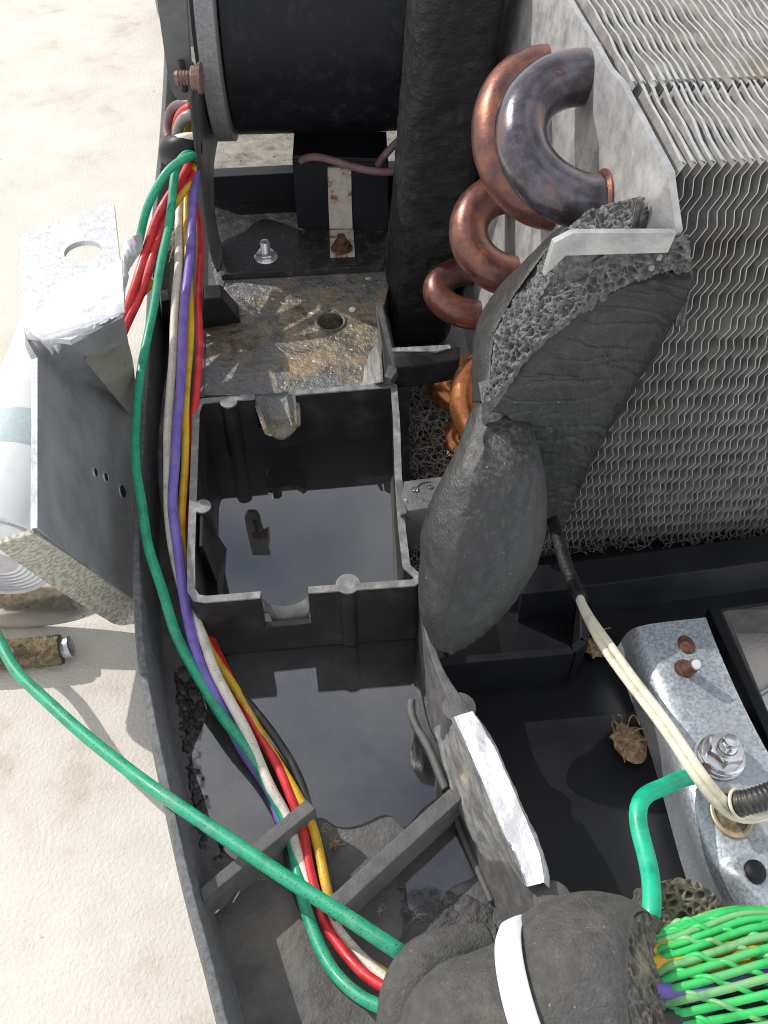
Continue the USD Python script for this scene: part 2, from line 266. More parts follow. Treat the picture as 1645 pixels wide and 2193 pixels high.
mk('mirror_metal', [(.3, (.70, .67, .62)), (.6, (.78, .76, .72))], scale=150, rgh=(.06, .14), metal=.95, bump=.06, bscale=160, bdist=.0006, specks=((.12, .11, .10), 420, .68))
mk('cap_grey', [(.3, (.34, .33, .34)), (.7, (.44, .43, .44))], scale=400, rgh=(.35, .5), metal=.3, bump=.1, bdist=.0001)
mk('brown_fibre', [(.3, (.045, .035, .018)), (.5, (.14, .11, .06)), (.75, (.33, .27, .16))], scale=700, detail=8, rgh=(.7, .9), bump=1., bscale=1500, bdist=.0006)
mk('white_tie', [(.3, (.66, .70, .70)), (.7, (.78, .81, .81))], scale=200, rgh=(.35, .5), bump=.1, bdist=.0001, bevel=.0003)
mk('brass', [(.3, (.30, .25, .15)), (.7, (.48, .42, .29))], scale=400, rgh=(.35, .55), metal=.4, bump=.2, bdist=.0002)
mk('hole_dark', [(.3, g(.006)), (.7, g(.01))], scale=200, rgh=(.7, .9), bump=0)
mk('bug', [(.3, (.13, .075, .035)), (.5, (.34, .21, .11)), (.7, (.55, .42, .27))], scale=900, detail=7, rgh=(.35, .6), bump=.6, bscale=1500, bdist=.0003)
mk('debris', [(.3, (.30, .27, .22)), (.7, (.62, .58, .50))], scale=900, rgh=(.7, .9), bump=.5, bdist=.0003)
mk('pebble', [(.3, (.5, .47, .42)), (.7, (.72, .70, .66))], scale=900, rgh=(.6, .8), bump=.4, bdist=.0003)
def water(name, tint, under, ior=1.95):
    MAT[name] = usdkit.material(stage, '/World/Looks/' + name, {'t': ('transparent_bsdf', {'color': (tint,) * 3}), 'd': ('diffuse_bsdf', {'color': (.012, .012, .012)}), 'u': ('mix_closure', {'fac': under}),
        's': ('glossy_bsdf', {'roughness': .0, 'color': (1, 1, 1)}), 'f': ('fresnel', {'IOR': ior}), 'm': ('mix_closure', {})},
        [('t.BSDF', 'u.closure1'), ('d.BSDF', 'u.closure2'), ('f.fac', 'm.fac'), ('u.closure', 'm.closure1'), ('s.BSDF', 'm.closure2')], surface='m.closure')
water('water', .92, .03, 1.75); water('water_murky', .5, .85, 2.15)

# ---------------------------------------------------------------- setting: the roof
obj('roof', extr([(-3, -3), (3, -3), (3, 4), (-3, 4)], -.05, -.012), 'roof', kind='structure', label='cream embossed roof membrane with brown stains')

# ---------------------------------------------------------------- base pan
FL, ZR, ZW = .0085, .030, .024
pan = thing('base_pan', 'black plastic base pan of the air conditioner with drain box, ribs and channels', 'base pan', (-.03, .12, 0))
lip_px = [(310, -130), (345, -20), (352, 60), (350, 150), (340, 300), (325, 460), (314, 640), (302, 850), (288, 1050), (284, 1180), (288, 1330), (300, 1450), (325, 1590), (360, 1760), (400, 1935), (440, 2085), (468, 2200), (520, 2380)]
lip = spline(P(*[(x, y, ZW) for x, y in lip_px]), n=120)
tl = np.gradient(lip, axis=0); tl /= np.linalg.norm(tl, axis=1)[:, None]; sd = np.stack([-tl[:, 1], tl[:, 0], 0 * tl[:, 0]], 1); sd *= np.sign(sd[:, :1])
prof = [(0, -.036 + .0005), (-.0004, -.002), (.0002, 0), (.0016, 0), (.0019, -.001), (.0035, -.0155), (.0035, -.036 + .0005)]
obj('outer_wall', loft(np.array([[lip[i] + sd[i] * a + [0, 0, b] for a, b in prof] for i in range(len(lip))])), 'pan_lip', pan)
wl = (lip + sd * .003)[:, :2]
fp = np.vstack([wl, at(1800, 2500, FL)[:2], at(1760, 1690, FL)[:2], at(1660, 1560, FL)[:2], at(1555, 1305, FL)[:2], [[.35, .13], [.35, .62], [-.1, .62]]])
obj('pan_floor', extr(fp, -.002, FL), 'channel', pan)
# motor deck, with the drain hole cut through
deck = Polygon(pp(.027, (434, 846), (436, 760), (440, 690), (470, 640), (452, 560), (440, 420), (418, 250), (405, 100), (900, 100), (880, 400), (845, 565), (822, 655), (846, 800), (836, 822), (630, 837), (545, 846)))
hole = at(708, 690, .027)
deck = deck.difference(Point(hole[0], hole[1]).buffer(.0042, 24))
dk = extr(deck, .0120, .027)
obj('motor_deck', dk, 'deck', pan)
t = np.linspace(0, 2 * np.pi, 33)[:-1]
obj('drain_hole', revolve([[.0036, -.010], [.0042, -.010], [.0046, .0003], [.0042, .0006], [.0037, .0003]]).apply_translation([hole[0], hole[1], .027]), 'plastic_worn', pan)
obj('shelf', extr(np.vstack([pp(.037, (452, 372), (640, 362), (860, 352), (880, 150), (405, 150))]), .0275, .037), 'shelf', pan)
obj('shelf_lip', extr(pp(.039, (440, 362), (640, 352), (862, 344), (862, 360), (640, 370), (440, 380)), .0292, .039), 'plastic_clean', pan)
# spill spout from the deck into the drain box
sp = interp_grid([[at(548, 848, .0285), at(566, 846, .0266), at(590, 842, .0262), at(612, 838, .0266), at(631, 836, .0285)],
                  [at(560, 880, .0275), at(575, 886, .0250), at(600, 886, .0245), at(618, 880, .0250), at(634, 870, .0275)],
                  [at(572, 915, .0255), at(584, 922, .0235), at(605, 924, .0230), at(622, 918, .0235), at(635, 906, .0255)],
                  [at(578, 925, .0235), at(588, 938, .0210), at(606, 942, .0205), at(622, 934, .0210), at(635, 918, .0235)]], 24, 24)
obj('spout', solid(sp, .0012), 'deck', pan)
# drain box: four walls with notches front and back, bosses on the rim
zb = ZR
outer = Polygon(pp(zb, (402, 1268), (402, 1180), (407, 1050), (411, 950), (414, 885), (420, 866), (432, 856), (545, 847), (640, 838), (838, 822), (850, 826), (856, 900), (860, 1020), (868, 1130), (878, 1212), (905, 1236), (900, 1248), (888, 1256), (660, 1272), (560, 1282), (440, 1292), (415, 1288)))
inner = outer.buffer(-.00165, join_style=1)
ring = outer.difference(inner)
for cx, cy, r in ((490, 862, .0022), (434, 1086, .0020), (745, 1252, .0026)):
    c = at(cx, cy, zb); ring = ring.union(Point(c[0], c[1]).buffer(r, 12))
bx = extr(ring, FL - .004, zb)
def notch(x0, x1, y, zbot):
    a, b = at(x0, y, zb), at(x1, y, zb); m = trimesh.creation.box([b[0] - a[0], .016, .03]); m.apply_translation([(a[0] + b[0]) / 2, (a[1] + b[1]) / 2, zbot + .015]); return m
bx = trimesh.boolean.difference([bx, notch(547, 633, 842, .0195), notch(558, 660, 1276, .0185)], engine='manifold')
rimm = bx.copy(); 
obj('drain_box', bx, 'plastic', pan)
capring = ring.buffer(.00005).difference(Polygon([(at(547, 842, zb)[0], .17), (at(633, 842, zb)[0], .17), (at(633, 842, zb)[0], .21), (at(547, 842, zb)[0], .21)])).difference(Polygon([(at(558, 1276, zb)[0], .11), (at(660, 1276, zb)[0], .11), (at(660, 1276, zb)[0], .135), (at(558, 1276, zb)[0], .135)]))
for gq in getattr(capring, 'geoms', [capring]):
    m = trimesh.creation.extrude_polygon(gq, .0004, engine='earcut'); m.apply_translation([0, 0, zb + .00002]); obj('rim', m, 'rim', pan)
# gusset inside the drain box, left wall
ga, gb = at(436, 1080, zb - .002), at(440, 1240, .020)
obj('gusset', loft([[at(428, 1092, .0295), at(436, 1100, .0295), at(434, 1170, .0295), at(426, 1170, .0295)], [at(470, 1160, .0090), at(492, 1185, .0090), at(470, 1262, .0090), at(430, 1240, .0090)]]), 'plastic', pan)
# outer lip of the front spout
fs = interp_grid([[at(556, 1272, .0215), at(575, 1290, .0195), at(610, 1298, .0190), at(645, 1288, .0195), at(662, 1270, .0215)],
                  [at(575, 1312, .0190), at(592, 1330, .0170), at(618, 1336, .0165), at(645, 1328, .0170), at(662, 1312, .0190)],
                  [at(590, 1345, .0125), at(602, 1356, .0115), at(622, 1360, .0110), at(645, 1354, .0115), at(660, 1342, .0125)]], 18, 20)
obj('spout', solid(fs, .0012), 'plastic_worn', pan)
# wall corner, ledge and cross bar right of the drain box
obj('wall_corner', loft([[at(806, 655, .040), at(819, 650, .040), at(851, 795, .034), at(838, 812, .034), at(824, 806, .034), at(822, 760, .037)],
                         [at(806, 690, .024), at(835, 690, .024), at(860, 830, .024), at(838, 845, .024), at(815, 845, .024), at(812, 790, .024)]]), 'plastic_worn', pan)
obj('corner_web', solid(interp_grid([[at(806, 735, .036), at(812, 770, .036), at(816, 818, .033)], [at(792, 758, .031), at(790, 790, .030), at(796, 822, .030)], [at(780, 790, .0275), at(778, 810, .0275), at(776, 826, .0275)]], 12, 12), .0007), 'foil_clear', pan)
obj('ledge', solid(interp_grid([[at(838, 752, .036), at(905, 752, .036), at(985, 742, .036)], [at(846, 786, .0345), at(908, 782, .0345), at(985, 768, .0345)]], 6, 12), np.array([0, 0, -.007])), 'plastic', pan)
cb = interp_grid([[at(852, 1034, .031), at(905, 1026, .032), at(985, 1018, .032)], [at(850, 1062, .0315), at(905, 1058, .0325), at(985, 1050, .0325)], [at(858, 1096, .031), at(905, 1090, .032), at(985, 1078, .032)]], 10, 24)
obj('cross_bar', solid(cb, np.array([0, 0, -.020])), 'plastic_worn', pan)
rg = at(918, 1052, .0325); obj('moulded_ring', trimesh.creation.torus(.0031, .00018, 40, 8).apply_translation(rg - [0, 0, .0001]), 'plastic_worn', pan)
obj('bar_end', loft([[at(846, 1030, .0318), at(862, 1028, .0318), at(872, 1098, .0318), at(858, 1104, .0318)], [at(846, 1040, .012), at(868, 1040, .012), at(878, 1140, .012), at(858, 1150, .012)]]), 'plastic_worn', pan)
# wire clips: wedge posts on the channel
obj('wire_post', loft([[at(436, 612, .044), at(472, 610, .044), at(474, 637, .044), at(438, 640, .044)], [at(430, 650, .027), at(508, 650, .027), at(516, 690, .027), at(430, 705, .027)]]), 'plastic_clean', pan)
obj('wire_post', loft([[at(343, 622, .036), at(360, 620, .036), at(364, 643, .036), at(345, 645, .036)], [at(340, 660, .0085), at(372, 660, .0085), at(388, 700, .0085), at(350, 720, .0085)]]), 'plastic_clean', pan)
obj('channel_wall', bar(at(372, 600, .020), at(352, 1100, .020), .0012, .012), 'plastic', pan)
obj('deck_skirt', extr(pp(.0272, (428, 700), (474, 585), (490, 585), (440, 705), (437, 850), (428, 850)), FL, .0272), 'plastic_worn', pan)
# the two ribs across the channel
obj('rib', rough(solid(interp_grid([[at(428, 1904, .0185), at(655, 1712, .0185)], [at(434, 1929, .0185), at(676, 1731, .0185)]], 5, 60), np.array([0, 0, -.0105])), .00012, 900, 1), 'plastic_worn', pan)
obj('rib', rough(solid(interp_grid([[at(690, 1936, .0185), at(964, 1688, .0185)], [at(716, 1960, .0185), at(990, 1709, .0185)]], 5, 60), np.array([0, 0, -.0105])), .00012, 900, 2), 'plastic_worn', pan)
# divider wall between channel and coil tray
dl = [((886, 1240), (893, 1236), (905, 1240)), ((893, 1330), (905, 1330), (924, 1335)), ((905, 1450), (930, 1425), (948, 1430)), ((932, 1580), (975, 1528), (1008, 1522)), ((962, 1690), (1020, 1620), (1055, 1612)), ((1000, 1800), (1060, 1720), (1100, 1712)),
      ((1040, 1900), (1112, 1830), (1143, 1825)), ((1080, 1980), (1158, 1915), (1180, 1905)), ((1120, 2060), (1200, 2010), (1220, 2000))]
sec = np.array([[at(*a, .0087), at(*b, .0295), at(*c, .0295), at(*c, .0295) + [.0005, 0, -.021]] for a, b, c in dl])
sec = interp_grid(sec, 60, None)
obj('divider_wall', loft(sec), 'plastic_worn', pan)
for q in ((984, 1512), (1185, 1925)):
    c = at(*q, .0297); obj('boss', revolve([[0, 0], [.0034, -.0005], [.0034, -.012], [0, -.012]]).apply_translation(c), 'plastic_worn', pan)
obj('channel_bead', tube(P((975, 1745, .0095), (1000, 1810, .0095), (1035, 1890, .0095), (1052, 1930, .0095)), .0007), 'plastic_worn', pan)
obj('channel_bead', tube(P((882, 1500, .0095), (890, 1550, .0095), (915, 1595, .0095), (935, 1640, .0095), (955, 1690, .0095)), .0009), 'plastic_worn', pan)
# coil tray: trough wall, low walls, floor
tray = pp(.0095, (900, 1250), (1100, 1200), (1800, 1100), (1800, 1268), (1545, 1306), (1655, 1560), (1760, 1800), (1760, 2300), (1160, 2300), (1090, 1720), (1005, 1530))
obj('tray_floor', extr(tray, .0086, .0095), 'plastic_clean', pan)
obj('trough_wall', solid(interp_grid([[at(1120, 1215, .021), at(1400, 1180, .021), at(1800, 1122, .021)], [at(1120, 1272, .021), at(1400, 1237, .021), at(1800, 1180, .021)]], 4, 20), np.array([0, 0, -.0118])), 'plastic_clean', pan)
obj('low_wall', bar(at(930, 1418, .022), at(1228, 1392, .022), .0018, .0125), 'plastic_clean', pan)
obj('low_wall', bar(at(1228, 1392, .022), at(1252, 1370, .022), .0018, .0125), 'plastic_clean', pan)
obj('low_wall', bar(at(1252, 1372, .022), at(1250, 1262, .022), .0018, .0125), 'plastic_clean', pan)
obj('tray_edge', bar(at(1528, 1300, .021), at(1662, 1590, .021), .0024, .028), 'plastic_clean', pan)
obj('tray_edge', bar(at(1662, 1590, .021), at(1800, 1900, .021), .0024, .028), 'plastic_clean', pan)

# ---------------------------------------------------------------- water
wb = inner.difference(Polygon(pp(.0295, (428, 1085), (470, 1160), (492, 1185), (470, 1262), (420, 1240)))).buffer(.0001)
if wb.geom_type != 'Polygon': wb = max(wb.geoms, key=lambda q: q.area)
wb = inner.buffer(.0003)
obj('water', trimesh.creation.extrude_polygon(wb, .0002, engine='earcut').apply_translation([0, 0, .0112]), 'water_murky', kind='structure', label='still rain water filling the drain box', smooth=False)
wp = Polygon(spline(np.vstack([np.c_[pp(.0093, (470, 1370), (680, 1335), (880, 1325), (896, 1420), (905, 1500), (925, 1570), (958, 1690), (900, 1735), (862, 1770), (835, 1745), (800, 1752), (760, 1768), (715, 1765), (690, 1750), (640, 1790), (560, 1850), (500, 1838), (455, 1770), (430, 1690), (412, 1610), (432, 1560), (438, 1500), (420, 1450), (430, 1400), (470, 1370)), np.zeros(25)]]), n=240)[:, :2]).buffer(0)
if wp.geom_type != 'Polygon': wp = max(wp.geoms, key=lambda q: q.area)
obj('water', trimesh.creation.extrude_polygon(wp, .0003, engine='earcut').apply_translation([0, 0, .0087]), 'water', kind='structure', label='shallow puddle in the pan channel under the wires', smooth=False)
wq = Polygon(spline(np.c_[pp(.0093, (960, 1745), (1005, 1790), (1040, 1850), (1010, 1880), (960, 1905), (920, 1960), (880, 1950), (870, 1900), (850, 1840), (900, 1780), (960, 1745)), np.zeros(11)], n=90)[:, :2]).buffer(0)
obj('water', trimesh.creation.extrude_polygon(wq, .0003, engine='earcut').apply_translation([0, 0, .0087]), 'water', kind='structure', label='small puddle beyond the right rib', smooth=False)
for k, (x, y, r) in enumerate(((889, 1048, .0009), (922, 1044, .0008), (944, 1050, .00085), (905, 1070, .0004), (868, 1070, .0003), (930, 1075, .0003))):
    m = trimesh.creation.icosphere(2, r); m.vertices[:, 2] = np.maximum(m.vertices[:, 2] * .7, 0); m.apply_translation(at(x, y, .0325))
    obj('water_drop', m, 'water', label='clear water drops on the grey cross bar', cat='water drop', group='water drops on the cross bar', smooth=True)

# ---------------------------------------------------------------- foil tape on the divider
tp = []
for (a, b, c) in (((928, 1560), (972, 1535), (1012, 1523)), ((946, 1620), (996, 1588), (1046, 1578)), ((966, 1690), (1022, 1646), (1076, 1640)), ((998, 1770), (1052, 1724), (1106, 1708)), ((1033, 1830), (1080, 1786), (1132, 1766)), ((1066, 1862), (1108, 1840), (1154, 1824)), ((1098, 1880), (1128, 1899), (1164, 1890))):
    tp.append([at(*a, .0150), at((a[0] + b[0]) / 2, (a[1] + b[1]) / 2, .0232), at(*b, .0312), at(*c, .0318), at(*c, .0318) + [.0012, -.0002, -.002]])
tpg = interp_grid(tp, 90, None); tpg = np.concatenate([interp_grid(tpg[:, i:i + 2], None, 10)[:, (1 if i else 0):] for i in range(4)], axis=1)
tpg = tpg + gnormals(tpg) * ((meshkit.fbm(tpg * [500, 220, 500], 4, 3) - .5) * .0009)[..., None]
tape = thing('foil_tape', 'long strip of silver foil tape folded over the sloping divider wall', 'foil tape', (.03, .07, .02))
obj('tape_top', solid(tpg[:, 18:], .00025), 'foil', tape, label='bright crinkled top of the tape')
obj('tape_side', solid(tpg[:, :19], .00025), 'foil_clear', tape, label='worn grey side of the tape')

# ---------------------------------------------------------------- blower motor
mot = thing('blower_motor', 'big black cylindrical blower motor with grey end ring at the top', 'motor', (-.02, .25, .04))
mc, mr = np.array([0, .288, .0838]), .0300
def cyl_x(prof, c=mc, n=96, tilt=.05):
    rings = []
    a = np.arange(n) / n * 2 * np.pi
    for x, r in prof: rings.append(np.stack([np.full(n, x), r * np.cos(a), r * np.sin(a)], 1))
    m = loft(rings); R = trimesh.transformations.rotation_matrix(tilt, [0, 0, 1]); m.apply_transform(R); m.apply_translation(c); return m
obj('body', cyl_x([(-.0445, .0292), (-.0442, mr), (.030, mr)]), 'black_metal', mot)
obj('end_ring', cyl_x([(-.0505, .0290), (-.0505, .0318), (-.0455, .0318), (-.0450, .0300)]), 'ring_metal', mot)
obj('end_bell', cyl_x([(-.0525, .020), (-.0520, .0285), (-.0506, .0290), (-.0504, .0288)]), 'black_metal', mot)
fl = aty(360, 120, .232)
obj('mounting_ear', solid(interp_grid([[aty(336, -25, .228), aty(400, -25, .228)], [aty(342, 40, .228), aty(402, 40, .228)], [aty(358, 150, .228), aty(410, 150, .228)], [aty(368, 196, .228), aty(414, 190, .228)], [aty(384, 215, .228), aty(408, 213, .228)]], 20, 8), .0016), 'bracket_grey', mot)
b0 = aty(432, 167, .223); b1 = aty(374, 166, .223)
bo = obj('bolt', stud(b0, b1 - b0, .0018, np.linalg.norm(b1 - b0), .00075), 'brown_bolt', mot)
obj('nut', hexnut(b0 + unit(b1 - b0) * .0002, b1 - b0, .0052, .0022, .0035), 'brown_bolt', bo)
obj('slot', tube(np.array([aty(388, 130, .2262), aty(392, 150, .2262), aty(396, 195, .2262)]), .0008), 'hole_dark', mot)
mm = thing('motor_mount', 'black steel motor mount with upright side plate and base plate', 'motor mount', (-.03, .24, .028))
mp = .0292
obj('base_plate', extr(pp(mp, (474, 588), (822, 569), (850, 380), (452, 384), (458, 500)), .0272, mp), 'black_plate', mm)
sidep = interp_grid([[at(404, 130, .090), at(470, 250, .062)], [at(414, 300, .068), at(452, 340, .045)], [at(430, 400, .052), at(450, 400, .040)], [at(440, 480, .042), at(455, 470, .034)], [at(452, 550, .033), at(466, 520, .0300)], [at(472, 590, .0296), at(480, 580, .0295)]], 40, 6)
obj('side_plate', solid(sidep, np.array([.0011, 0.0003, -.0004])), 'bracket_grey', mm)

# ---------------------------------------------------------------- capacitor box with strap
cap = thing('capacitor_box', 'small black capacitor box held by a rusty strap under the motor', 'capacitor', (.0, .26, .03))
zt = .0522
T = [at(630, 287, zt), at(828, 290, zt), at(832, 350, zt), at(626, 343, zt)]
Bt = [p * [1, 1, 0] + [0, 0, mp] for p in T]
obj('case', loft([Bt, T]), 'plastic_clean', cap)
obj('case_lid', loft([[p + [0, 0, .0002] for p in T], [p * .985 + np.mean(T, axis=0) * .015 + [0, 0, .0014] for p in T]]), 'plastic_clean', cap)
fy = (T[2][1] + T[3][1]) / 2 - .0007
sg = interp_grid([[aty(702, 360, fy), aty(752, 360, fy)], [aty(703, 420, fy), aty(753, 420, fy)], [aty(706, 490, fy - .0004), aty(755, 490, fy - .0004)]], 20, 4)
obj('strap', solid(sg, .0008), 'rusty_strap', cap)
ft = [at(706, 492, mp + .001), at(757, 491, mp + .001), at(760, 545, mp + .001), at(707, 547, mp + .001)]
obj('strap_foot', solid(quad(*ft, 4, 4), .0009), 'rusty_strap', cap)
nb = at(732, 532, mp + .001)
nu = obj('rusty_nut', hexnut(nb, (0, 0, 1), .0048, .0022, .0034), 'rust', cap)
obj('rusty_stud', stud(nb + [0, 0, .0018], (0, 0, 1), .0016, .0028), 'rust', nu)
obj('wire', tube(P((644, 345, .0540), (668, 336, .0560), (720, 346, .0565), (775, 362, .056), (820, 368, .0555), (850, 366, .055)), .0011), 'mauve_wire', label='dull mauve wire lying over the black capacitor box', cat='wire')
obj('wire', tube(P((810, 352, .0540), (822, 335, .057), (845, 310, .060), (870, 290, .062)), .0011), 'mauve_wire', label='short mauve wire end rising beside the foam pillar', cat='wire')
# zinc bolt on the plate
zb_ = thing('zinc_bolt', 'bright zinc bolt standing on the black plate left of the capacitor', 'bolt', at(570, 552, mp))
nb = at(570, 551, mp); obj('nut', hexnut(nb, (.02, -.05, 1), .0050, .0020, .0036), 'zinc_bolt', zb_); obj('shank', stud(nb + [0, 0, .0015], (.02, -.05, 1), .0015, .0044), 'zinc_bolt', zb_)

# ---------------------------------------------------------------- foam pillar
pil = thing('foam_pillar', 'tall black foam covered pillar between motor and coil', 'foam pillar', at(890, 730, .036))
b4 = [at(818, 690, .009), at(836, 746, .009), at(962, 742, .009), at(962, 742, .009) + [.001, .022, 0], at(818, 690, .009) + [.001, .014, 0]]
t4 = [at(874, 0, .1110), at(888, 40, .1095), at(1090, 0, .1110), at(1090, 0, .1110) + [.001, .022, 0], at(874, 0, .1110) + [0, .014, 0]]
pb = Polygon([(p[0], p[1]) for p in b4]).buffer(-.0045).buffer(.0045, 10); 
def rs(poly, n): 
    c = np.array(poly.exterior.coords)[:-1]; i = np.argmin(c[:, 0] + .3 * c[:, 1]); c = np.roll(c, -i, axis=0); c = np.vstack([c, c[:1]])
    s = np.r_[0, np.cumsum(np.linalg.norm(np.diff(c, axis=0), axis=1))]; q = np.linspace(0, s[-1], n + 1)[:-1]
    return np.stack([np.interp(q, s, c[:, 0]), np.interp(q, s, c[:, 1])], 1)
pb = rs(pb, 140)
Cb, Ct = np.mean(b4, axis=0), np.mean(t4, axis=0); rings = []
for k in np.linspace(0, 1.10, 150):
    c = pb - Cb[:2]; z = .009 + k * (.1110 - .009); q = c * (1 + .03 * k) + Cb[:2] + (Ct - Cb)[:2] * k
    rings.append(np.c_[q, np.full(len(q), z)])
rings = np.array(rings); shr = np.interp(np.arange(150), [0, 3, 6], [.90, .97, 1.0]); cc = rings.mean(1, keepdims=True); rings = cc + (rings - cc) * np.where(np.arange(3) < 2, shr[:, None, None], 1)
pm = loft(rings); pm = rough(pm, .00045, 260, 5, 4)
s_ = meshkit.noise(pm.vertices * [380, 380, 170], 9); pm.vertices = pm.vertices - np.array(pm.vertex_normals) * (np.clip(s_ - .72, 0, 1) * .0035)[:, None]
obj('foam_cover', pm, 'foam_dark', pil, smooth=True)
obj('foot', extr(pp(.0362, (838, 745), (962, 738), (966, 745), (935, 752), (842, 752)), .034, .0362), 'foil_clear', pil)

# ---------------------------------------------------------------- evaporator coil
ang = math.radians(5); LX, BX = np.array([math.cos(ang), math.sin(ang), 0]), np.array([-math.sin(ang), math.cos(ang), 0])
ztop = .124
O = at(1442, 345, ztop); bot = at(1205, 1172, .012) - (at(1600, 336, ztop) - O)     # same fin, top and bottom
DN = bot - O                                                                    # from a fin's top front corner to its lower one
coil = thing('evaporator_coil', 'aluminium finned evaporator coil with rusty copper return bends', 'coil', O + DN)
tri = lambda x: 2 * np.abs(2 * (x - np.floor(x + .5))) - 1
PHI = lambda s: 16.5 * s + 4.5 * s * s
ss_ = np.interp(np.arange(0, 42.01, 1) / 2, PHI(np.linspace(0, 1, 400)), np.linspace(0, 1, 400))
def fin(l, seed, b0, b1, ny, drop=0):
    r = np.random.default_rng(seed); s = np.r_[0, .004, ss_[1:]]; b = np.linspace(b0, b1, ny)
    S, B = np.meshgrid(s, b, indexing='ij')
    zig = np.where(np.arange(len(s)) % 2, 1, -1)[:, None] * .00046 * (1 + .12 * (meshkit.noise(np.stack([S * 40, B * 0, np.full_like(S, seed * 1.3)], -1), 5) - .5))
    off = l + zig * np.where(B < b0 + .004, 1, .7) + tri(B / .0105 + .2) * .00030 + (meshkit.noise(np.stack([S * 9, B * 200, np.full_like(S, seed * .7)], -1), 3) - .5) * .0005 * np.clip(1.3 - S * .4, 0, 1)
    off = off + np.clip(meshkit.noise(np.stack([S * 7, B * 60, np.full_like(S, l * 160)], -1), 17) - .62, 0, 1) * .0022
    V = O + LX * off[..., None] + BX * B[..., None] + DN * S[..., None]
    n, m = V.shape[:2]; i, j = np.meshgrid(np.arange(n - 1), np.arange(m - 1), indexing='ij'); a = (i * m + j).ravel()
    Tn = .00003 + .00020 * (S < 1e-6) + .00004 * (B < b0 + 1e-6)                    # sheet with rolled, thicker edges
    T = LX * Tn.reshape(-1, 1)
    v = np.vstack([V.reshape(-1, 3) - T, V.reshape(-1, 3) + T]); K = n * m
    f = [np.stack([a, a + 1, a + m + 1], 1), np.stack([a, a + m + 1, a + m], 1)]; f += [x[:, ::-1] + K for x in f]
    e = np.r_[np.arange(m), np.arange(1, n) * m + m - 1, (n - 1) * m + np.arange(m - 2, -1, -1), np.arange(n - 2, 0, -1) * m]; e2 = np.roll(e, -1)
    f += [np.stack([e, e + K, e2 + K], 1), np.stack([e, e2 + K, e2], 1)]
    return trimesh.Trimesh(v, np.vstack(f), process=False)
sp_ = .00156
for k in range(58):
    l = .0020 + k * sp_ + rng.normal(0, .00013)
    obj('fin', fin(l, k, 0, .0255 + rng.normal(0, .0003), 5), 'fin_metal', coil, smooth=False)
for k in range(60):
    l = .0012 + k * sp_ * .98 + rng.normal(0, .00010)
    obj('fin', fin(l, 100 + k, .0268, .075, 9), 'fin_metal', coil, smooth=False)
for bb, zs in ((.008, (.12, .36, .60, .84)), (.021, (.24, .48, .72)), (.036, (.12, .36, .60, .84)), (.050, (.24, .48, .72)), (.064, (.12, .36, .60, .84))):
    for z_ in zs:
        c0 = O + BX * bb + DN * z_; obj('coil_tube', tube(np.array([c0 + LX * .001, c0 + LX * .05, c0 + LX * .098]), .0047, 14, step=.012), 'end_plate', coil, smooth=True)
# end plate with front flange
fp_ = [at(1432, 368, ztop), None]
fp_[1] = aty(1447, 492, .1312)
bk = fp_[0] + BX * .0285; bk2 = O + BX * .095 + LX * (-.004)
low = lambda p: p + DN * .93 + (BX * .0035 if np.dot(p - fp_[0], BX) < .004 else 0)
epg = [[fp_[1], low(fp_[0]) - BX * .001], [fp_[0], low(fp_[0])], [fp_[0] + BX * .030, low(fp_[0] + BX * .030)], [fp_[0] + BX * .034 + [-.0012, 0, .0004], low(fp_[0] + BX * .034 + [-.0012, 0, 0])], [fp_[0] + BX * .14 + [-.003, 0, 0], low(fp_[0] + BX * .14 + [-.003, 0, 0])]]
epg = np.concatenate([interp_grid(np.array(epg)[i:i + 2], 10, 40)[(1 if i else 0):] for i in range(4)])
epg = epg + LX * ((meshkit.fbm(epg * 90, 2, 4) - .5) * .0005)[..., None]
obj('end_plate', solid(epg, LX * .0011), 'end_plate', coil, label='grey sheet metal end plate')
flg = aty(1188, 520, fp_[1][1] - .0010); flg2 = aty(1228, 499, fp_[1][1])
fg = interp_grid([[fp_[1] + [0, -.0008, 0], fp_[1] + [0, -.0008, 0] + DN * .035], [flg2, flg2 + DN * .04], [flg, flg + DN * .06]], None, 10)
fg = np.concatenate([interp_grid(fg[i:i + 2], 10, None)[(1 if i else 0):] for i in range(2)])
obj('flange', solid(fg, .0010), 'end_plate', coil, label='bent front flange of the end plate, bright edged')
# copper return bends
nE = unit(np.cross(BX, DN)); nE = nE if nE[0] < 0 else -nE
def bend(h1, h2, r, reach, m, label=None, n=70):
    a, b = atp(*h1, fp_[0], nE), atp(*h2, fp_[0], nE); R = np.linalg.norm(a - b) / 2; c = (a + b) / 2; t = np.linspace(0, np.pi, n)
    q = c + np.cos(t)[:, None] * (a - c) + (np.sin(t) ** .92 * R * reach)[:, None] * nE
    q = np.vstack([a - nE * .0008, q, b - nE * .0008]); rr = r * (1 + .02 * np.sin(np.linspace(0, 9, len(q))))
    obj('return_bend', tube(q, rr, 28, raw=True), m, coil, smooth=True, label=label)
    for e in (a, b): obj('collar', toaxis(revolve([[r * 1.02, -.0004], [r * 1.22, -.0004], [r * 1.22, .0004], [r * 1.08, .0009], [r * .98, .0009]], 30), e, nE), 'copper_red', coil)
bend((1268, 166), (1290, 436), .0050, 1.12, 'copper_dark', 'thick blue black copper bend')
bend((1185, 150), (1196, 442), .0050, .88, 'copper_red', 'red brown copper bend')
bend((1108, 412), (1118, 594), .0048, 1.15, 'copper_red', 'rusty red copper bend')
bend((1030, 578), (1040, 676), .0041, 1.75, 'copper_red')
bend((1070, 776), (1080, 946), .0042, .9, 'copper', 'orange copper bend beside the foam')
bend((1030, 786), (1040, 872), .0034, 1.9, 'copper')
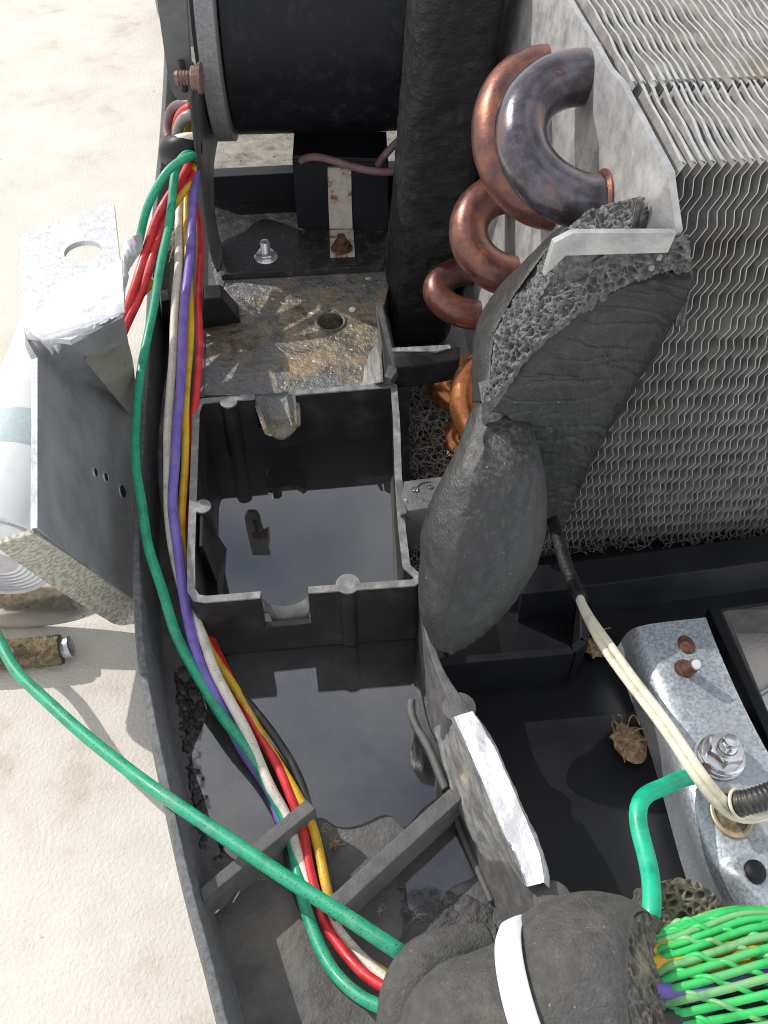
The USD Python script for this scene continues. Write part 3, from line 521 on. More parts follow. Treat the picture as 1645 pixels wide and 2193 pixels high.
bend((1042, 912), (1052, 985), .0034, 1.9, 'copper')
obj('tube_stub', tube(P((1075, 512, .057), (1120, 522, .058), (1180, 535, .058)), .0034), 'end_plate', coil, label='short pale tube stub between the bends')

# ---------------------------------------------------------------- open cell filter foam under the coil
def struts(poly, z0, z1, cell, seed, r, keep=1.0):
    rr = np.random.default_rng(seed); x0, y0, x1, y1 = poly.bounds
    n = int((x1 - x0) * (y1 - y0) * (z1 - z0) / cell ** 3)
    s = rr.uniform([x0 - cell, y0 - cell, z0 - cell], [x1 + cell, y1 + cell, z1 + cell], (int(n * 1.5), 3))
    for _ in range(2):
        d, i = cKDTree(s).query(s, k=2); v = s - s[i[:, 1]]; s = s + v * (np.clip(cell * .9 - d[:, 1], 0, None) / np.maximum(d[:, 1], 1e-9) * .5)[:, None]
    vor = Voronoi(s); E = set()
    for rv in vor.ridge_vertices:
        for a, b in zip(rv, rv[1:] + rv[:1]):
            if a >= 0 and b >= 0: E.add((min(a, b), max(a, b)))
    V, F, k = [], [], 0
    import shapely
    ins = shapely.contains_xy(poly, vor.vertices[:, 0], vor.vertices[:, 1]) & (vor.vertices[:, 2] > z0) & (vor.vertices[:, 2] < z1 + (meshkit.noise(vor.vertices * 400, seed) - .6) * cell)
    for a, b in E:
        if not (ins[a] and ins[b]): continue
        p, q = vor.vertices[a], vor.vertices[b]; d = q - p; L = np.linalg.norm(d)
        if L < 1e-5: continue
        d /= L; u = unit(np.cross(d, [.3, .5, .8])); w = np.cross(d, u)
        for e, ra in ((p, r), ((p + q) / 2, r * .62), (q, r)):
            for t in (0, 2.094, 4.189): V.append(e + ra * (math.cos(t) * u + math.sin(t) * w))
        for s_ in (0, 3):
            for j in range(3):
                j2 = (j + 1) % 3; F += [[k + s_ + j, k + s_ + j2, k + s_ + 3 + j2], [k + s_ + j, k + s_ + 3 + j2, k + s_ + 3 + j]]
        k += 9
    return trimesh.Trimesh(np.array(V), np.array(F), process=False)
ff = thing('filter_foam', 'black open cell filter foam block wedged beside the drain box', 'filter foam', at(910, 1000, .010))
obj('struts', struts(Polygon(pp(.0175, (876, 790), (1020, 790), (1010, 1244), (866, 1244), (860, 1100), (876, 1020))), .0106, .0188, .0020, 4, .00022), 'reticulated', ff, kind='stuff', smooth=True)
obj('block', extr(pp(.0104, (880, 790), (1020, 790), (1010, 1244), (880, 1244)), .0097, .0104), 'hole_dark', ff)
fs_ = thing('filter_foam', 'thin strip of open cell foam under the lower edge of the coil fins', 'filter foam', at(1400, 1160, .010))
obj('struts', struts(Polygon([tuple((O + DN + LX * .000 - BX * .0015)[:2]), tuple((O + DN + LX * .095 - BX * .0015)[:2]), tuple((O + DN + LX * .095 + BX * .006)[:2]), tuple((O + DN + BX * .006)[:2])]), .0100, .0150, .0018, 5, .00012), 'reticulated', fs_, kind='stuff', smooth=True)

# ---------------------------------------------------------------- foam wrap on the coil end
FW = thing('foam_wrap', 'thick black foam insulation wrapped round the left end of the coil', 'foam insulation', at(1000, 1380, .03))
nF = unit(np.cross(LX, DN)); nF = nF if nF[1] < 0 else -nF
def fpz(px, py, off): return atp(px, py, O + nF * off, nF)
# flap lying on the fins
top_ = [at(*q) for q in ((1034, 872, .0768), (1095, 818, .0806), (1153, 743, .0877), (1262, 655, .0976), (1366, 609, .1040), (1485, 601, .1078))]
toff = [np.dot(p - O, nF) for p in top_]
px_ = [[(1060, 882), (1145, 835), (1230, 775), (1300, 735), (1370, 712), (1438, 700)], [(1098, 905), (1160, 890), (1215, 872), (1265, 855), (1315, 842), (1362, 828)],
       [(1120, 980), (1155, 978), (1190, 975), (1222, 972), (1253, 968), (1284, 962)], [(1130, 1070), (1152, 1070), (1173, 1070), (1194, 1068), (1215, 1066), (1238, 1062)], [(1120, 1150), (1138, 1148), (1156, 1146), (1174, 1142), (1192, 1136), (1208, 1130)]]
G = [top_]
for k, row in enumerate(px_):
    f = [.72, .42, .25, .12, .02][k]
    G.append([fpz(x, y, max(.0062, o * f + .006 * (1 - f))) for (x, y), o in zip(row, toff)])
G = interp_grid(G, 150, 130); w = meshkit.fbm(G * [500, 500, 120], 4, 8) - .5
cr = np.clip(1 - np.abs(meshkit.fbm(G * [60, 60, 260], 3, 12) - .5) * 30, 0, 1)
G = G + nF * (w * .0007 - cr * .0005)[..., None]
obj('flap', solid(G, -nF * .006), 'foam', FW, smooth=True)
# porous cut edge, front run then round the left end
pe = lambda x, y, o: atp(x, y, fp_[0] + nE * o, nE)
def ribbon(outer, inner, n, m, seed, cell, dep, drop, mat, name, mid=None):
    rows = [outer] + ([mid] if mid else []) + [inner]
    G = interp_grid([[(at(*q) if len(q) == 3 else q[3]) for q in r] for r in rows], m, n)
    N = gnormals(G); 
    if np.dot(N[m // 2, n // 2], EYE - G[m // 2, n // 2]) < 0: N = -N
    p = pits(G.reshape(-1, 3), cell, dep, seed).reshape(G.shape[:2]); q = pits(G.reshape(-1, 3), cell * .45, dep * .5, seed + 50).reshape(G.shape[:2])
    edge = np.minimum(np.linspace(0, 1, m), np.linspace(1, 0, m))[:, None]; edge = np.clip(edge * 8, 0, 1)
    G = G + N * ((p + q) * (.35 + .65 * edge) + (meshkit.fbm(G * 350, 3, seed) - .5) * .0016)[..., None]
    obj(name, solid(G, np.asarray(drop)), mat, FW, smooth=40)
ribbon([(1032, 868, .078), (1090, 815, .0815), (1150, 740, .0885), (1260, 652, .0985), (1365, 606, .1040), (1484, 598, .1070)],
       [(1080, 700, .0885), (1125, 672, .0925), (0, 0, 0, aty(1192, 612, .1385)), (0, 0, 0, aty(1268, 562, .1358)), (0, 0, 0, aty(1345, 528, .1330)), (0, 0, 0, aty(1476, 502, .1306))], 260, 70, 3, .0018, .0011, (.002, .003, -.012), 'foam_cut', 'cut_edge')
A4 = lambda p: (0, 0, 0, p)
ribbon([(1050, 862, .0740), (1052, 775, .0775), (1066, 700, .0820), (1100, 636, .0870), (1150, 566, .0925), A4(pe(1205, 496, .011)), A4(pe(1275, 446, .0055)), A4(pe(1366, 424, .0030))],
       [(1095, 815, .0785), (1094, 770, .0805), (1102, 725, .0840), (1130, 672, .0895), (1170, 612, .0960), A4(aty(1214, 530, .1365)), A4(aty(1295, 492, .1350)), A4(aty(1384, 488, .1345))], 260, 60, 6, .0018, .0012, (.002, .004, -.020), 'foam_cut', 'cut_edge')
# outer skin of the left run
sk = interp_grid([[at(1050, 864, .0738), at(1052, 775, .0773), at(1066, 700, .0818), at(1100, 636, .0868), at(1150, 566, .0923), at(1206, 498, .0975)],
                  [at(1024, 862, .0700), at(1022, 772, .0735), at(1036, 694, .0780), at(1074, 630, .0830), at(1132, 560, .0895), at(1196, 494, .0955)],
                  [at(1014, 862, .0610), at(1010, 775, .0640), at(1022, 690, .0690), at(1060, 626, .0750), at(1124, 556, .0820), at(1190, 492, .0890)]], 40, 120)
sk = sk + gnormals(sk) * ((meshkit.fbm(sk * [300, 300, 120], 4, 31) - .5) * .0010)[..., None]
obj('skin', solid(sk, np.array([.004, .004, 0])), 'foam', FW, smooth=True)
# lower bulge
hs = [(1058, 852, 34, .0690), (1062, 880, 58, .0690), (1068, 930, 84, .0680), (1066, 1000, 106, .0650), (1056, 1075, 124, .0605), (1040, 1150, 132, .0560), (1018, 1225, 124, .0510), (990, 1300, 98, .0455), (964, 1362, 60, .0400), (951, 1396, 26, .0370)]
cs = np.array([np.r_[at(x, y, z), hw * pxsize(at(x, y, z))] for x, y, hw, z in hs]); cs = spline(cs, n=110); path, hw = cs[:, :3], np.maximum(cs[:, 3], .0004)
T = np.gradient(path, axis=0); T /= np.linalg.norm(T, axis=1)[:, None]
a = np.arange(120) / 120 * 2 * np.pi; rings = []
for i in range(len(path)):
    x = unit(np.array([1, 0, 0]) - T[i] * T[i][0]); n_ = np.cross(T[i], x); n_ = n_ if np.dot(n_, EYE - path[i]) > 0 else -n_
    ca, sa = np.cos(a), np.sin(a); ridge = 1 + .10 * np.exp(-((a - 2.0) / .35) ** 2)
    rings.append(path[i] + hw[i] * (np.sign(ca) * np.abs(ca) ** .85)[:, None] * x + (hw[i] * .78 * np.where(sa > 0, sa * ridge, sa * .8))[:, None] * n_ - n_ * hw[i] * .35)
hm = loft(rings); hm = rough(hm, .0008, np.array([150, 90, 90]), 6, 3); hm = rough(hm, .00035, np.array([1100, 240, 240]), 7, 3)
for (x0, y0, z0), (x1, y1, z1), dp in (((1075, 870, .074), (1040, 1080, .066), .0012), ((1040, 880, .073), (985, 1130, .060), .0009), ((1100, 900, .073), (1150, 1060, .066), .0010)):
    A_, B_ = at(x0, y0, z0), at(x1, y1, z1); w_ = np.clip((hm.vertices - A_) @ (B_ - A_) / np.dot(B_ - A_, B_ - A_), 0, 1)
    dd = np.linalg.norm(hm.vertices - A_ - w_[:, None] * (B_ - A_), axis=1) + (meshkit.noise(hm.vertices * 300, 4) - .5) * .0016
    hm.vertices = hm.vertices - np.array(hm.vertex_normals) * (dp * np.exp(-(dd / .0016) ** 2) * (1 - w_))[:, None]
obj('bulge', hm, 'foam', FW, smooth=True)
# scraps of foil and adhesive in the gap
obj('foil_scrap', solid(interp_grid([[at(1205, 522, .0975), at(1245, 545, .096)], [at(1180, 560, .093), at(1225, 575, .0925)], [at(1165, 605, .0900), at(1195, 610, .0895)]], 12, 8) , .0004), 'foil_clear', FW)

# ---------------------------------------------------------------- freeze sensor
fsn = thing('freeze_sensor', 'black sleeved probe with cream twin wire poking from the coil foam', 'sensor', at(1240, 1280, .03))
obj('probe', rough(tube(P((1178, 1095, .034), (1192, 1140, .034), (1206, 1190, .0345), (1222, 1235, .0355), (1243, 1283, .0375)), [.0013, .0014, .0015, .0015, .0013], 16), .0001, 900), 'foam_dark', fsn, smooth=True)
A = [(1240, 1278, .0375), (1262, 1325, .0385), (1300, 1385, .0395), (1350, 1455, .0415), (1400, 1520, .0440), (1450, 1590, .0465), (1500, 1665, .0465), (1545, 1720, .0430), (1590, 1748, .0400), (1660, 1738, .0400)]
off = np.interp(np.arange(10), [0, 1, 2, 9], [1.2, 4, 7.8, 8.8])
for s in (-1, 1):
    obj('lead', tube(P(*[(x + s * o * .88, y - s * o * .52, z + s * .0002) for (x, y, z), o in zip(A, off)]), .00080 + s * .00003), 'cream_wire', fsn, smooth=True)

# ---------------------------------------------------------------- right galvanised bracket
rb = thing('galvanised_bracket', 'blue grey galvanised steel bracket in the tray on the right', 'bracket', at(1440, 1500, .0095))
rows = [[(1316, 1392, .013), (1338, 1362, .027), (1368, 1342, .034), (1440, 1330, .0352), (1512, 1322, .035)],
        [(1345, 1480, .013), (1372, 1470, .027), (1402, 1460, .034), (1480, 1445, .0352), (1556, 1432, .035)],
        [(1398, 1630, .013), (1424, 1615, .027), (1455, 1600, .034), (1545, 1575, .0352), (1622, 1570, .035)],
        [(1440, 1780, .013), (1470, 1765, .027), (1502, 1750, .034), (1600, 1720, .0352), (1696, 1700, .035)],
        [(1476, 1900, .013), (1515, 1890, .025), (1552, 1875, .033), (1660, 1850, .0352), (1780, 1850, .035)],
        [(1520, 2000, .012), (1570, 2010, .018), (1640, 2000, .028), (1740, 2000, .035), (1860, 2010, .035)]]
G = interp_grid([[at(*q) for q in r] for r in rows], 110, 60)
c1, c2 = at(1548, 1855, .034), at(1615, 1960, .032)         # pressed gusset groove
d = np.linalg.norm(np.cross(G - c1, unit(c2 - c1)), axis=2); tt = ((G - c1) @ unit(c2 - c1)) / np.linalg.norm(c2 - c1)
G[..., 2] += .0022 * np.exp(-(d / .0028) ** 2) * np.clip(tt * 3 + .2, 0, 1)
obj('plate', solid(G, .0014), 'galvanised', rb, smooth=60)
zt = .0353; fup = unit(gnormals(G)[40, 40]); fup = fup if fup[2] > 0 else -fup
def ontop(px, py, e=.0): return at(px, py, .0353 + e)
obj('rusty_hole', rough(revolve([[0, .0005], [.0014, .0004], [.0019, -.0003], [0, -.0003]], 30).apply_transform(np.diag([1, 1.25, 1, 1])).apply_translation(ontop(1470, 1380)), .0002, 1500), 'rust', rb)
rh = ontop(1466, 1432); obj('bolt_hole', revolve([[0, .0001], [.0017, .0001], [.0020, .0003], [.0021, -.0003], [0, -.0003]], 30).apply_translation(rh), 'rust', rb)
tip = at(1491, 1420, .0425); st = obj('stud', stud(rh + [.0003, 0, -.002], tip - rh + [0, 0, .002], .0012, .0085), 'rust', rb, label='tilted brown stud with bright tip')
obj('stud_tip', toaxis(revolve([[0, 0], [.00105, 0], [.0009, .0004], [0, .0004]], 20), rh + [.0003, 0, -.002] + unit(tip - rh + [0, 0, .002]) * .0085, tip - rh + [0, 0, .002]), 'zinc_bolt', st)
gc = ontop(1566, 1742); m = trimesh.creation.torus(.0034, .00042, 48, 10)
obj('grommet', m.apply_transform(np.diag([1, 1.22, 1, 1])).apply_translation(gc + [0, 0, .0002]), 'brass', rb)
obj('grommet_well', revolve([[0, .00012], [.0033, .00012], [.0034, -.0002], [0, -.0002]], 40).apply_transform(np.diag([1, 1.22, 1, 1])).apply_translation(gc), 'brown_fibre', rb)
obj('rubber_plug', revolve([[0, .0010], [.0008, .0011], [.0012, .0009], [.0017, .0007], [.0019, .0001], [.0019, -.0004], [0, -.0004]], 36).apply_transform(np.diag([1, 1.1, 1, 1])).apply_translation(ontop(1617, 1867, .0001)), 'plastic_clean', rb)
fn = thing('flange_nut', 'shiny flange nut on a threaded stud holding the green earth wire', 'nut', ontop(1545, 1612))
ax = unit((.10, .06, 1)); nc = ontop(1546, 1617, .0009)
obj('washer', toaxis(revolve([[0, -.0006], [.0044, -.0006], [.0044, -.0001], [.0041, .0001], [0, .0001]], 48), nc, ax), 'chrome', fn)
obj('nut', hexnut(nc, ax, .0062, .0030, .0043, .0019), 'chrome', fn)
obj('stud', stud(nc + ax * .0008, ax, .0017, .0046, .0007), 'chrome', fn)
ew = thing('earth_wire', 'short bright green earth wire with ring terminal under the flange nut', 'wire', at(1385, 1705, .04))
obj('insulation', rough(tube(P((1480, 1664, .0380), (1450, 1672, .0395), (1415, 1688, .0425), (1385, 1702, .0445), (1370, 1722, .0455), (1367, 1760, .0455), (1378, 1810, .0455), (1390, 1860, .0465), (1396, 1920, .048), (1393, 1975, .048), (1380, 2030, .046)), .00150, 18), .00006, 500), 'green_clean', ew, smooth=True)
obj('crimp', tube(P((1470, 1667, .0375), (1495, 1655, .0372), (1512, 1645, .0368)), .0011, 14), 'brown_bolt', ew)
obj('ring_terminal', revolve([[.0018, -.0001], [.0046, -.0001], [.0046, .0003], [.0018, .0003], [.0018, -.0001]], 40).apply_translation(ontop(1540, 1622, .0002)), 'zinc_bolt', ew)
cab = P((1575, 1722, .0425), (1600, 1718, .0440), (1640, 1706, .0450), (1720, 1680, .046)); q = spline(cab, step=.00018); rr = .0021 + .00012 * np.sin(np.arange(len(q)) * 2 * np.pi / 4)
cc = thing('corrugated_cable', 'black ribbed cable conduit entering the brass grommet', 'cable', at(1600, 1718, .04))
obj('conduit', tube(q, rr, 22, raw=True), 'black_wire', cc, smooth=True)
e = trimesh.creation.torus(.0024, .0003, 36, 8); obj('end_collar', toaxis(e, q[3], q[5] - q[0]), 'cream_wire', cc)
# panel joint seen on the roof beyond the tray
obj('roof_trim', [tube(np.array([at(1575, 1520, -.0115), at(1645, 1475, -.0115), at(1760, 1405, -.0115)]), .0004), solid(quad(at(1580, 1525, -.0108), at(1760, 1412, -.0108), at(1760, 1440, -.0108), at(1590, 1545, -.0108)), .001)], 'white_paint', kind='structure', label='narrow white joint strip on the roof at the right edge')

# ---------------------------------------------------------------- dead bugs
def bug(name, label, c, d, L, parts=True):
    t = thing('dead_bug', label, 'insect', c, group=None)
    d = unit(d); u = np.array([0, 0, 1.]); s = np.cross(d, u)
    prof = [(-.5, .02), (-.47, .12), (-.35, .24), (-.15, .33), (.05, .36), (.20, .33), (.27, .37), (.33, .24), (.40, .15), (.47, .11), (.5, .03)]
    a = np.arange(28) / 28 * 2 * np.pi
    pr = spline(np.array([[x, w, 0] for x, w in prof]), n=46); rings = [c + d * x * L + (np.cos(a) * max(w, .005) * L)[:, None] * s + (np.where(np.sin(a) > 0, np.sin(a) * .34, np.sin(a) * .22) * max(w, .005) * L * 1.2)[:, None] * u for x, w, _ in pr]
    obj('body', rough(loft(rings), .00012, 1200), 'bug', t, smooth=True)
    for k, (x, sg, l2) in enumerate(((.30, 1, .55), (.30, -1, .5), (.12, 1, .7), (.12, -1, .62), (-.05, 1, .8), (-.05, -1, .7))):
        p0 = c + d * x * L + u * L * .12 + s * sg * L * .06; p1 = p0 + s * sg * L * l2 * .38 + u * L * .16 + d * (x - .12) * L; p2 = p1 + s * sg * L * l2 * .10 - d * L * .25 - u * L * .05
        obj('leg', tube([p0, p1, p2], L * .018, 6, step=.0003, raw=False), 'bug', t, smooth=True)
    for sg in (1, -1): obj('antenna', tube([c + d * L * .48, c + d * L * .62 + s * sg * L * .1 + u * L * .06, c + d * L * .72 + s * sg * L * .06], L * .01, 5, step=.0003), 'bug', t)
bug('bug', 'dried brown shield bug lying on its back beside the bracket', at(1349, 1592, .0115), at(1325, 1550, .0115) - at(1366, 1630, .0115), .0098)
bug('bug', 'brown dead bug half hidden behind the cream sensor wire', at(1282, 1385, .0115), at(1258, 1392, .0115) - at(1305, 1385, .0115), .0078)

# ---------------------------------------------------------------- foam sleeves at the lower edge
slv = thing('foam_sleeve', 'dusty grey black foam pipe sleeve bound with a white tie', 'foam sleeve', at(1150, 2150, .03))
def sweep(secs, n=90, k=110, flat=1.0):
    c = spline(np.array([np.r_[at(x, y, z), r * pxsize(at(x, y, z))] for x, y, z, r in secs]), n=n); p, r = c[:, :3], c[:, 3]
    T = np.gradient(p, axis=0); T /= np.linalg.norm(T, axis=1)[:, None]; a = np.arange(k) / k * 2 * np.pi; R = []
    for i in range(n):
        up = unit(np.array([0, .55, .85]) - T[i] * np.dot(T[i], [0, .55, .85])); s = np.cross(T[i], up)
        R.append(p[i] + r[i] * (np.cos(a)[:, None] * up + flat * np.sin(a)[:, None] * s))
    return np.array(R)
S2 = sweep([(968, 2250, .048, 100), (978, 2240, .0495, 150), (1020, 2240, .051, 180), (1130, 2230, .0525, 206), (1215, 2200, .0535, 226), (1285, 2165, .054, 236), (1345, 2165, .054, 232), (1440, 2180, .054, 214)])
for i_ in range(len(S2)):
    w_ = np.clip((i_ - 48) / 41, 0, 1) ** 1.6; c_ = S2[i_].mean(0); S2[i_] = S2[i_] - np.array([1, .12, .10]) * (w_ * .62 * ((S2[i_] - c_) @ unit([0, .1, 1])))[:, None]
m = loft(S2); m = rough(m, .0005, 90, 4, 3); m = rough(m, .00009, 1300, 5, 2)
obj('sleeve', m, 'foam_dusty', slv, smooth=True)
# porous end face of the sleeve: ring from outer edge to the core
e0 = S2[-1]; cen = e0.mean(0); nx = unit(np.cross(e0[0] - cen, e0[27] - cen)); nx = nx if nx[0] > 0 else -nx
R_ = np.array([cen + (e0 - cen) * s for s in np.linspace(1.0, .12, 70)]); Gc = interp_grid(R_, None, 420)
pz = pits(Gc.reshape(-1, 3), .0016, .0011, 31).reshape(Gc.shape[:2]); Gc = Gc + nx * (.0006 + pz + (meshkit.fbm(Gc * 300, 3, 2) - .5) * .0012)[..., None]
Gc = np.concatenate([Gc, Gc[:, :1]], axis=1)
obj('cut_end', solid(Gc, -nx * .001), 'foam_dusty_cut', slv, smooth=40, label='porous cut end of the sleeve')
obj('inner_fold', rough(loft(sweep([(872, 2330, .036, 66), (876, 2260, .038, 70), (884, 2170, .040, 76), (908, 2095, .041, 74), (965, 2050, .041, 62), (1040, 2030, .040, 50)], 60, 90)), .0004, 130, 8), 'foam_dusty', slv, smooth=True, label='rolled left end of the foam')
# zip tie round the sleeve
i0 = 44; zr = []
cz = S2[i0].mean(0); Tz = unit(S2[i0 + 1].mean(0) - S2[i0 - 1].mean(0))
for da, h in ((-.00105, .0000), (-.0009, .0005), (.0009, .0005), (.00105, .0000)):
    q_ = (S2[i0] - cz) * (1 + h / .02 + .02); zr.append(cz + q_ + Tz * da - Tz * (.30 * np.clip(q_ @ unit([0, -.25, 1]), -.02, .03))[:, None])
zr = np.array(zr); zr = np.concatenate([zr, zr[:, :1]], axis=1)
zt_ = obj('zip_tie', solid(interp_grid(zr, 8, None), .0006), 'white_tie', label='white plastic cable tie round the grey foam sleeve', cat='cable tie')
# second block of foam behind, its porous face showing
blk = thing('foam_block', 'half round block of porous black foam behind the green mesh', 'foam block', at(1480, 1950, .03))
fpz_ = .046
base = [(1398, 2012), (1400, 1960), (1408, 1915), (1432, 1888), (1470, 1884), (1510, 1900), (1548, 1932), (1578, 1968), (1592, 1990)]
arc = spline(np.array([at(x, y, .046 - .006 * ((y - 1880) / 130)) for x, y in base]), n=140); mid = at(1480, 2012, .040)
Gb = np.array([mid + (arc - mid) * s for s in np.linspace(1, .02, 60)])
nb_ = unit(np.cross(arc[100] - mid, arc[30] - mid)); nb_ = nb_ if np.dot(nb_, EYE - mid) > 0 else -nb_
pz = pits(Gb.reshape(-1, 3), .0015, .0012, 41).reshape(Gb.shape[:2]); Gb = Gb + nb_ * (pz + (meshkit.fbm(Gb * 350, 3, 6) - .5) * .0012)[..., None]
obj('porous_face', solid(Gb, np.array([.001, .006, -.020])), 'foam_dusty_cut', blk, smooth=40)

# ---------------------------------------------------------------- green mesh sleeve with wires in it
ms = thing('mesh_sleeve', 'bright green braided mesh sleeve round a bundle of wires', 'cable sleeve', at(1500, 2090, .045))
ac, ad = at(1380, 2160, .0490), at(1720, 2122, .0490); Rm = .0108; Lm = np.linalg.norm(ad - ac); axm = unit(ad - ac); ua = unit(np.cross(axm, [0, 0, 1])); va = np.cross(ua, axm)
NS = 40; tt = np.linspace(0, 1, 130)
for sgn in (1, -1):
    for k in range(NS if sgn > 0 else 22):
        ph = k / (NS if sgn > 0 else 22) * 2 * np.pi; th = ph + (tt * Lm / .10 if sgn > 0 else -tt * Lm / .022)
        rad = Rm * np.interp(tt, [0, .12, .35, 1], [.62, .86, 1.0, 1.05]) + .00045 * np.cos(th * NS * sgn * 1.0 + (0 if sgn > 0 else np.pi)) + (.0003 if sgn > 0 else 0)
        pth = ac + tt[:, None] * Lm * axm + (rad * np.cos(th))[:, None] * ua + (rad * np.sin(th) * .88)[:, None] * va
        vis = True
        obj('strand', tube(pth, .00060 if sgn > 0 else .00044, 7, raw=True), 'mesh_green' if (k % 3) else 'mesh_dusty', ms, smooth=True)
for k, (m_, a_) in enumerate((('yellow_wire', 2.25), ('yellow_wire', 1.95), ('white_wire', 2.6), ('purple_wire', 1.62), ('black_wire', 1.30), ('black_wire', 1.0), ('red_wire', .72), ('red_wire', .45), ('green_dull', .15), ('white_wire', 2.9))):
    pth = ac + tt[:, None] * Lm * axm + (Rm * .80 * np.cos(a_ + .1 * np.sin(tt * 7 + k))[:, None]) * ua + (Rm * .70 * np.sin(a_ + .08 * np.sin(tt * 5 + k)))[:, None] * va
    obj('wire', tube(pth, .0013, 9, raw=True), m_, None, smooth=True, label=['upper of the two yellow wires inside the green mesh', 'lower of the two yellow wires inside the green mesh', 'white wire near the top of the green mesh', 'purple wire in the middle of the green mesh', 'upper black wire inside the green mesh, next to the purple', 'lower black wire inside the green mesh, next to the red', 'upper red wire inside the green mesh', 'lower red wire inside the green mesh', 'dull green wire lowest in the mesh', 'topmost white wire inside the green mesh'][k], cat='wire', group='wires inside the green mesh')

# ---------------------------------------------------------------- wiring harness in the channel
def W(mat, r, pts, label, sides=14):
    q = P(*pts); q[1:-1] += np.random.default_rng(len(pts) * 7 + int(pts[1][0])).normal(0, .00022, q[1:-1].shape); m = tube(q, r * .78, sides); m = rough(m, .00005, 300, int(r * 1e6) + len(pts), 2)
    obj('wire', m, mat, label=label, cat='wire', group='wires of the harness in the channel', smooth=True)
W('green_wire', .00150, [(412, 332, .062), (392, 338, .0635), (375, 365, .062), (370, 420, .058), (360, 490, .053), (347, 560, .048), (330, 640, .043), (312, 735, .038), (297, 830, .034), (289, 925, .031), (291, 1010, .0295), (300, 1085, .0285), (318, 1170, .0270), (345, 1260, .0250), (385, 1375, .0220), (432, 1465, .0195), (482, 1540, .0175), (540, 1622, .0160), (585, 1695, .0145), (612, 1760, .0130), (632, 1830, .0130), (648, 1905, .0140), (668, 1985, .0160), (702, 2062, .0185), (762, 2122, .0210), (850, 2165, .023)], 'green wire running the whole channel left of the purple one')
W('green_wire', .00150, [(414, 334, .064), (395, 338, .066), (366, 360, .065), (338, 398, .062), (318, 440, .058), (303, 490, .053), (292, 540, .048)], 'short green wire curling from the clip to the foil tape')
W('red_wire', .00160, [(404, 345, .060), (385, 385, .0585), (360, 425, .056), (338, 465, .053), (322, 505, .050), (308, 550, .047), (290, 610, .043), (272, 670, .039), (252, 725, .035)], 'left red wire bending from the clip down behind the bracket')
W('red_wire', .00160, [(410, 350, .058), (398, 395, .0565), (372, 432, .0545), (352, 470, .052), (338, 515, .049), (320, 565, .046), (302, 625, .042), (280, 680, .038), (256, 735, .034)], 'right red wire bending from the clip down behind the bracket')
W('yellow_wire', .00150, [(415, 352, .0585), (408, 385, .057), (388, 415, .0555), (362, 455, .053), (348, 490, .050), (338, 530, .047), (318, 580, .043), (290, 640, .038), (255, 700, .033)], 'yellow wire tucked behind the two bent red wires')
W('orange_wire', .00140, [(330, 600, .040), (290, 640, .036), (258, 680, .033), (238, 710, .031)], 'orange wire end showing below the foil tape')
W('yellow_wire', .00130, [(402, 345, .056), (402, 400, .053), (401, 470, .049), (404, 560, .045), (407, 640, .041), (406, 720, .0375), (403, 800, .034), (399, 900, .031), (395, 1000, .0285), (391, 1090, .0265), (391, 1170, .0245), (405, 1260, .0215), (450, 1390, .0175), (500, 1470, .0155), (545, 1545, .0150), (592, 1625, .0150), (640, 1700, .0145), (668, 1770, .0135), (688, 1850, .0130), (700, 1910, .0130), (716, 1968, .0120), (742, 2018, .0115), (770, 2050, .0125), (850, 2110, .0140)], 'yellow wire along the channel between purple and red')
W('purple_wire', .00155, [(420, 365, .0575), (415, 420, .0545), (410, 490, .050), (404, 570, .046), (397, 650, .0425), (391, 740, .039), (385, 830, .036), (377, 920, .033), (372, 1000, .031), (371, 1080, .0290), (379, 1170, .0270), (391, 1260, .0250), (402, 1325, .0235), (430, 1415, .0210), (468, 1505, .0180), (502, 1568, .0150), (540, 1635, .0125), (575, 1695, .0112), (602, 1750, .0106), (622, 1810, .0104), (640, 1860, .0104)], 'purple wire along the channel')
W('white_wire', .00140, [(388, 420, .052), (385, 500, .048), (381, 580, .044), (375, 660, .040), (369, 740, .0365), (364, 830, .033), (359, 930, .030), (356, 1020, .0275), (360, 1110, .0255), (373, 1200, .0235), (395, 1280, .0225), (425, 1345, .0220), (455, 1425, .0210), (492, 1498, .0190), (532, 1572, .0172), (562, 1638, .0162), (592, 1700, .0150), (615, 1752, .0135), (636, 1812, .0130), (655, 1870, .0130), (680, 1930, .0130), (715, 1985, .0140), (770, 2045, .0160), (860, 2120, .019)], 'white dirt speckled wire crossing over purple and green')
W('grey_wire', .00125, [(392, 560, .043), (386, 640, .039), (379, 700, .036), (372, 780, .032), (366, 880, .029), (368, 1000, .0255), (376, 1110, .0230), (392, 1210, .021), (420, 1330, .017)], 'thin grey wire under the white one')
W('red_wire', .00125, [(416, 430, .049), (424, 490, .046), (429, 560, .0435), (431, 640, .0405), (430, 720, .0375), (425, 800, .034), (414, 880, .030), (404, 980, .0265), (398, 1090, .023), (405, 1230, .0190), (470, 1410, .0150), (528, 1520, .0150), (562, 1582, .0152), (595, 1645, .0152), (625, 1712, .0148), (648, 1785, .0135), (664, 1855, .0132), (678, 1925, .0135), (692, 1970, .0145), (716, 2015, .0165), (765, 2072, .0195), (850, 2125, .022)], 'red wire along the channel right of the yellow one')
W('black_wire', .00120, [(390, 600, .041), (383, 690, .037), (372, 770, .033), (356, 860, .029), (347, 950, .0265), (348, 1050, .0245), (358, 1130, .023), (375, 1220, .021), (400, 1300, .019), (450, 1400, .016), (520, 1495, .0150), (575, 1562, .0148), (615, 1620, .0145), (645, 1680, .0140), (665, 1740, .0125), (690, 1830, .0115), (705, 1920, .0105)], 'black wire along the channel right of the yellow one')
